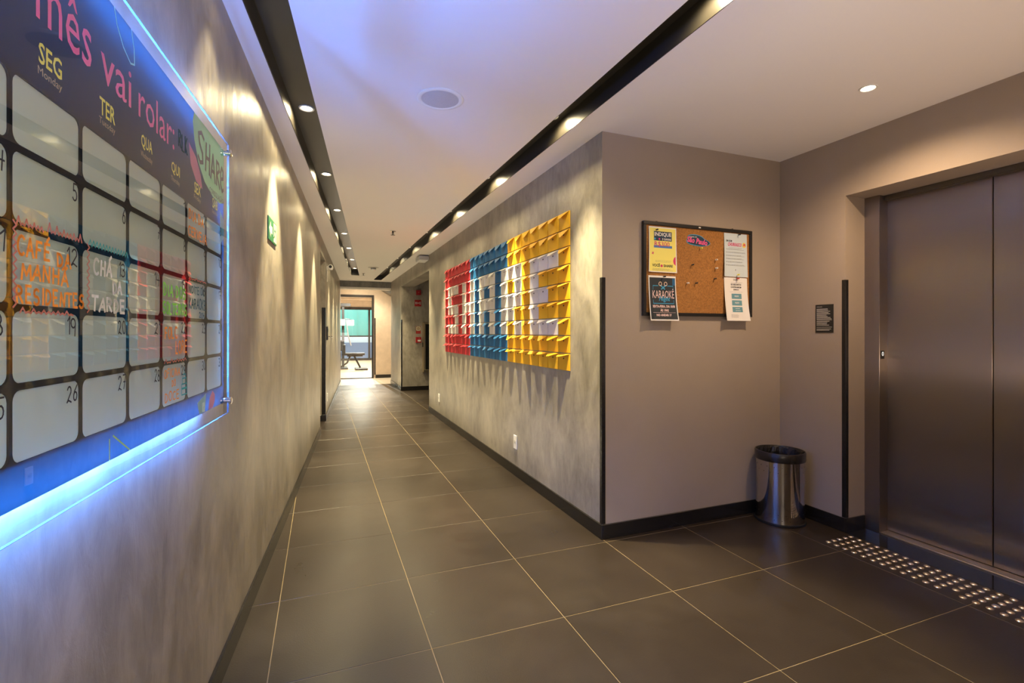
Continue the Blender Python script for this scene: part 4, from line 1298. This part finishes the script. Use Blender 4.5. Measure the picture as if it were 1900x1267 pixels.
gd = thing('gym_door', 'black framed glass gym door at the end of the corridor', 'door', (.9, YD, 0))
def GM(): return MB((.9, YD, 0))
GM().box(1.300, 1.350, YD - .03, YD + .06, .0, 2.30).build('frame_post', M_DARKFRAME, gd, bevel=.002)
GM().box(.44, .475, YD - .03, YD + .06, .0, 2.30).build('frame_post', M_DARKFRAME, gd, bevel=.002)
GM().box(.475, 1.300, YD - .03, YD + .06, 2.235, 2.30).build('frame_head', M_DARKFRAME, gd, bevel=.002)
GM().box(.475, 1.300, YD - .03, YD + .06, .0, .022).build('frame_threshold', M_DARKFRAME, gd, bevel=.002)
GM().box(.475, 1.300, YD + .01, YD + .02, .022, 2.235).build('glass_pane', M_PANE, gd)

GY = 23.0
M_GYMF = mat('light_wood_floor', (.55, .40, .26), .35, vary=.12, vscale=2.5, vstretch=(.3, 4, 1))
struct(MB().box(-3, 5, YD, GY + .3, -.15, .0), 'floor', M_GYMF)
struct(MB().box(-3.2, 5.2, YD + .2, GY + .3, 2.95, 3.1), 'ceiling', M_WHITE)
struct(MB().box(-3.2, -3, YD, GY + .3, -.1, 3.0).box(-3, .44, YD, YD + .2, -.1, 3.0), 'wall_gym_left', M_WHITE)
struct(MB().box(5, 5.2, YD, GY + .3, -.1, 3.0).box(2.9, 5.0, YD, YD + .2, -.1, 3.0), 'wall_gym_right', M_WHITE)
struct(MB().box(-3, 5, GY, GY + .2, 2.40, 3.0), 'wall_gym_far', M_WARMW)
win = struct(MB().box(-3, 5, GY - .04, GY + .06, 2.28, 2.40), 'window_1', M_DARKFRAME)
MB().box(-3, 5, GY - .04, GY + .06, .0, .10).build('frame_rail', M_DARKFRAME, win)
MB().box(-3, 5, GY - .03, GY + .05, 1.06, 1.12).build('frame_rail', M_DARKFRAME, win)
for x in (-1.0, .55, 2.02, 3.6):
    MB().box(x - .04, x + .04, GY - .035, GY + .055, .10, 2.28).build('frame_mullion', M_DARKFRAME, win)
for a, b in ((-3, -1.04), (-.96, .51), (.59, 1.98), (2.06, 3.56), (3.64, 5)):
    MB().box(a, b, GY + .005, GY + .015, 1.12, 2.28).build('window_pane', M_PANE, win)
    MB().box(a, b, GY + .005, GY + .015, .10, 1.06).build('window_pane', M_PANE, win)
# outside: paved yard, white wall, teal hoarding
struct(MB().box(-8, 12, GY + .3, 40, -.2, -.02), 'floor', mat('yard_paving', (.35, .36, .40), .7))
struct(MB().box(-8, 12, 25.5, 25.7, -.1, .75), 'wall_yard', mat('yard_blue_grey', (.20, .24, .34), .7))
struct(MB().box(-8, 12, 26.0, 26.2, -.1, 1.05), 'wall_yard_white', M_WHITE)
nt_ = thing('debris_net', 'teal debris netting hung across the yard beyond the gym window', 'netting', (2, 27, 0))
m = MB((2, 27, 0)); m.is_open = True
nn = 80; vs = []; fs = []
for i in range(nn + 1):
    x = -8 + 20 * i / nn
    y = 27 + .12 * sin(i * 1.3) + .05 * sin(i * 3.1)
    vs += [(x, y, 0), (x, y, 6)]
for i in range(nn): fs.append((2 * i, 2 * i + 2, 2 * i + 3, 2 * i + 1))
m.add(vs, fs); m.build('net_sheet', mat('teal_net', (.20, .48, .38), .8), nt_)

# unseen gym ceiling downlights, added to brighten the room
for x, y in ((1.2, 16.5), (1.6, 20.0)):
    make_lamp('added round downlight in the gym ceiling %s the cross beam' % ('before' if y < 18 else 'beyond'), (x, y, 2.949), 'added gym ceiling downlights', spot_w=1200, cone=150, blend=.4, wide=0, r=.07, col=(1, .9, .75))
gb = struct(MB().box(-3, 5, 18.3, 18.6, 2.45, 2.95), 'trim_8', M_WARMW)

# workout bench
wb = thing('workout_bench', 'black padded workout bench on the light gym floor', 'bench', (1.0, 17.2, 0))
def WM(): return MB((1.0, 17.2, 0))
M_PAD = mat('black_vinyl', (.03, .028, .026), .4)
M_IRON = mat('dark_iron', (.03, .03, .03), .4)
WM().box(.66, 1.36, 17.05, 17.35, .50, .58).build('seat_pad', M_PAD, wb, bevel=.02, seg=2)
WM().box(.66, .74, 17.05, 17.35, .55, .86).build('back_pad', M_PAD, wb, bevel=.02, seg=2)
WM().tube([(.80, 17.2, .48), (1.30, 17.2, .48)], .03, 8).build('spine', M_IRON, wb)
WM().tube([(1.02, 17.2, .48), (1.22, 17.2, .08)], .03, 8).build('leg', M_IRON, wb)
WM().tube([(.90, 17.2, .48), (.80, 17.2, .25), (.62, 17.2, .12), (.35, 17.2, .06)], .03, 8).build('leg', M_IRON, wb)
WM().box(1.05, 1.45, 16.95, 17.45, .0, .07).build('foot', M_IRON, wb, bevel=.01)
WM().box(.25, .40, 16.95, 17.45, .0, .06).build('foot', M_IRON, wb, bevel=.01)
# multi-gym station at the left edge of the door view
mg = thing('multi_gym', 'tall black cable machine with white pads behind the gym door', 'exercise machine', (.6, 18.0, 0))
def XM(): return MB((.6, 18.0, 0))
XM().box(.66, .74, 17.95, 18.05, .05, 2.25).build('upright', M_IRON, mg, bevel=.004)
XM().box(.40, .46, 17.95, 18.05, .05, 2.25).build('upright', M_IRON, mg, bevel=.004)
XM().box(.35, .95, 17.92, 18.08, 2.18, 2.28).build('top_beam', M_IRON, mg, bevel=.004)
XM().box(.35, .85, 17.6, 18.5, 0, .05).build('base', M_IRON, mg, bevel=.004)
for i in range(8):
    XM().box(.48, .64, 17.94, 18.06, .10 + i * .06, .153 + i * .06).build('weight_plate', M_IRON, mg, bevel=.003)
XM().box(.52, .76, 17.80, 17.90, 1.50, 1.72).build('white_pad', M_WHITE, mg, bevel=.02, seg=2)
XM().box(.84, 1.06, 17.86, 17.94, 1.50, 1.70).build('white_pad', M_WHITE, mg, bevel=.02, seg=2)
XM().tube([(.76, 17.9, 1.74), (.90, 17.9, 1.73), (1.0, 17.85, 1.66)], .015, 8).build('handle_bar', M_IRON, mg)
XM().tube([(.80, 17.9, 1.70), (.86, 17.9, 1.2), (.96, 17.9, .80)], .022, 8).build('lever_arm', mat('grey_steel', (.4, .4, .42), .4, .6), mg)
XM().box(.60, .72, 17.84, 17.94, .62, 1.0).build('shroud', M_IRON, mg, bevel=.01)
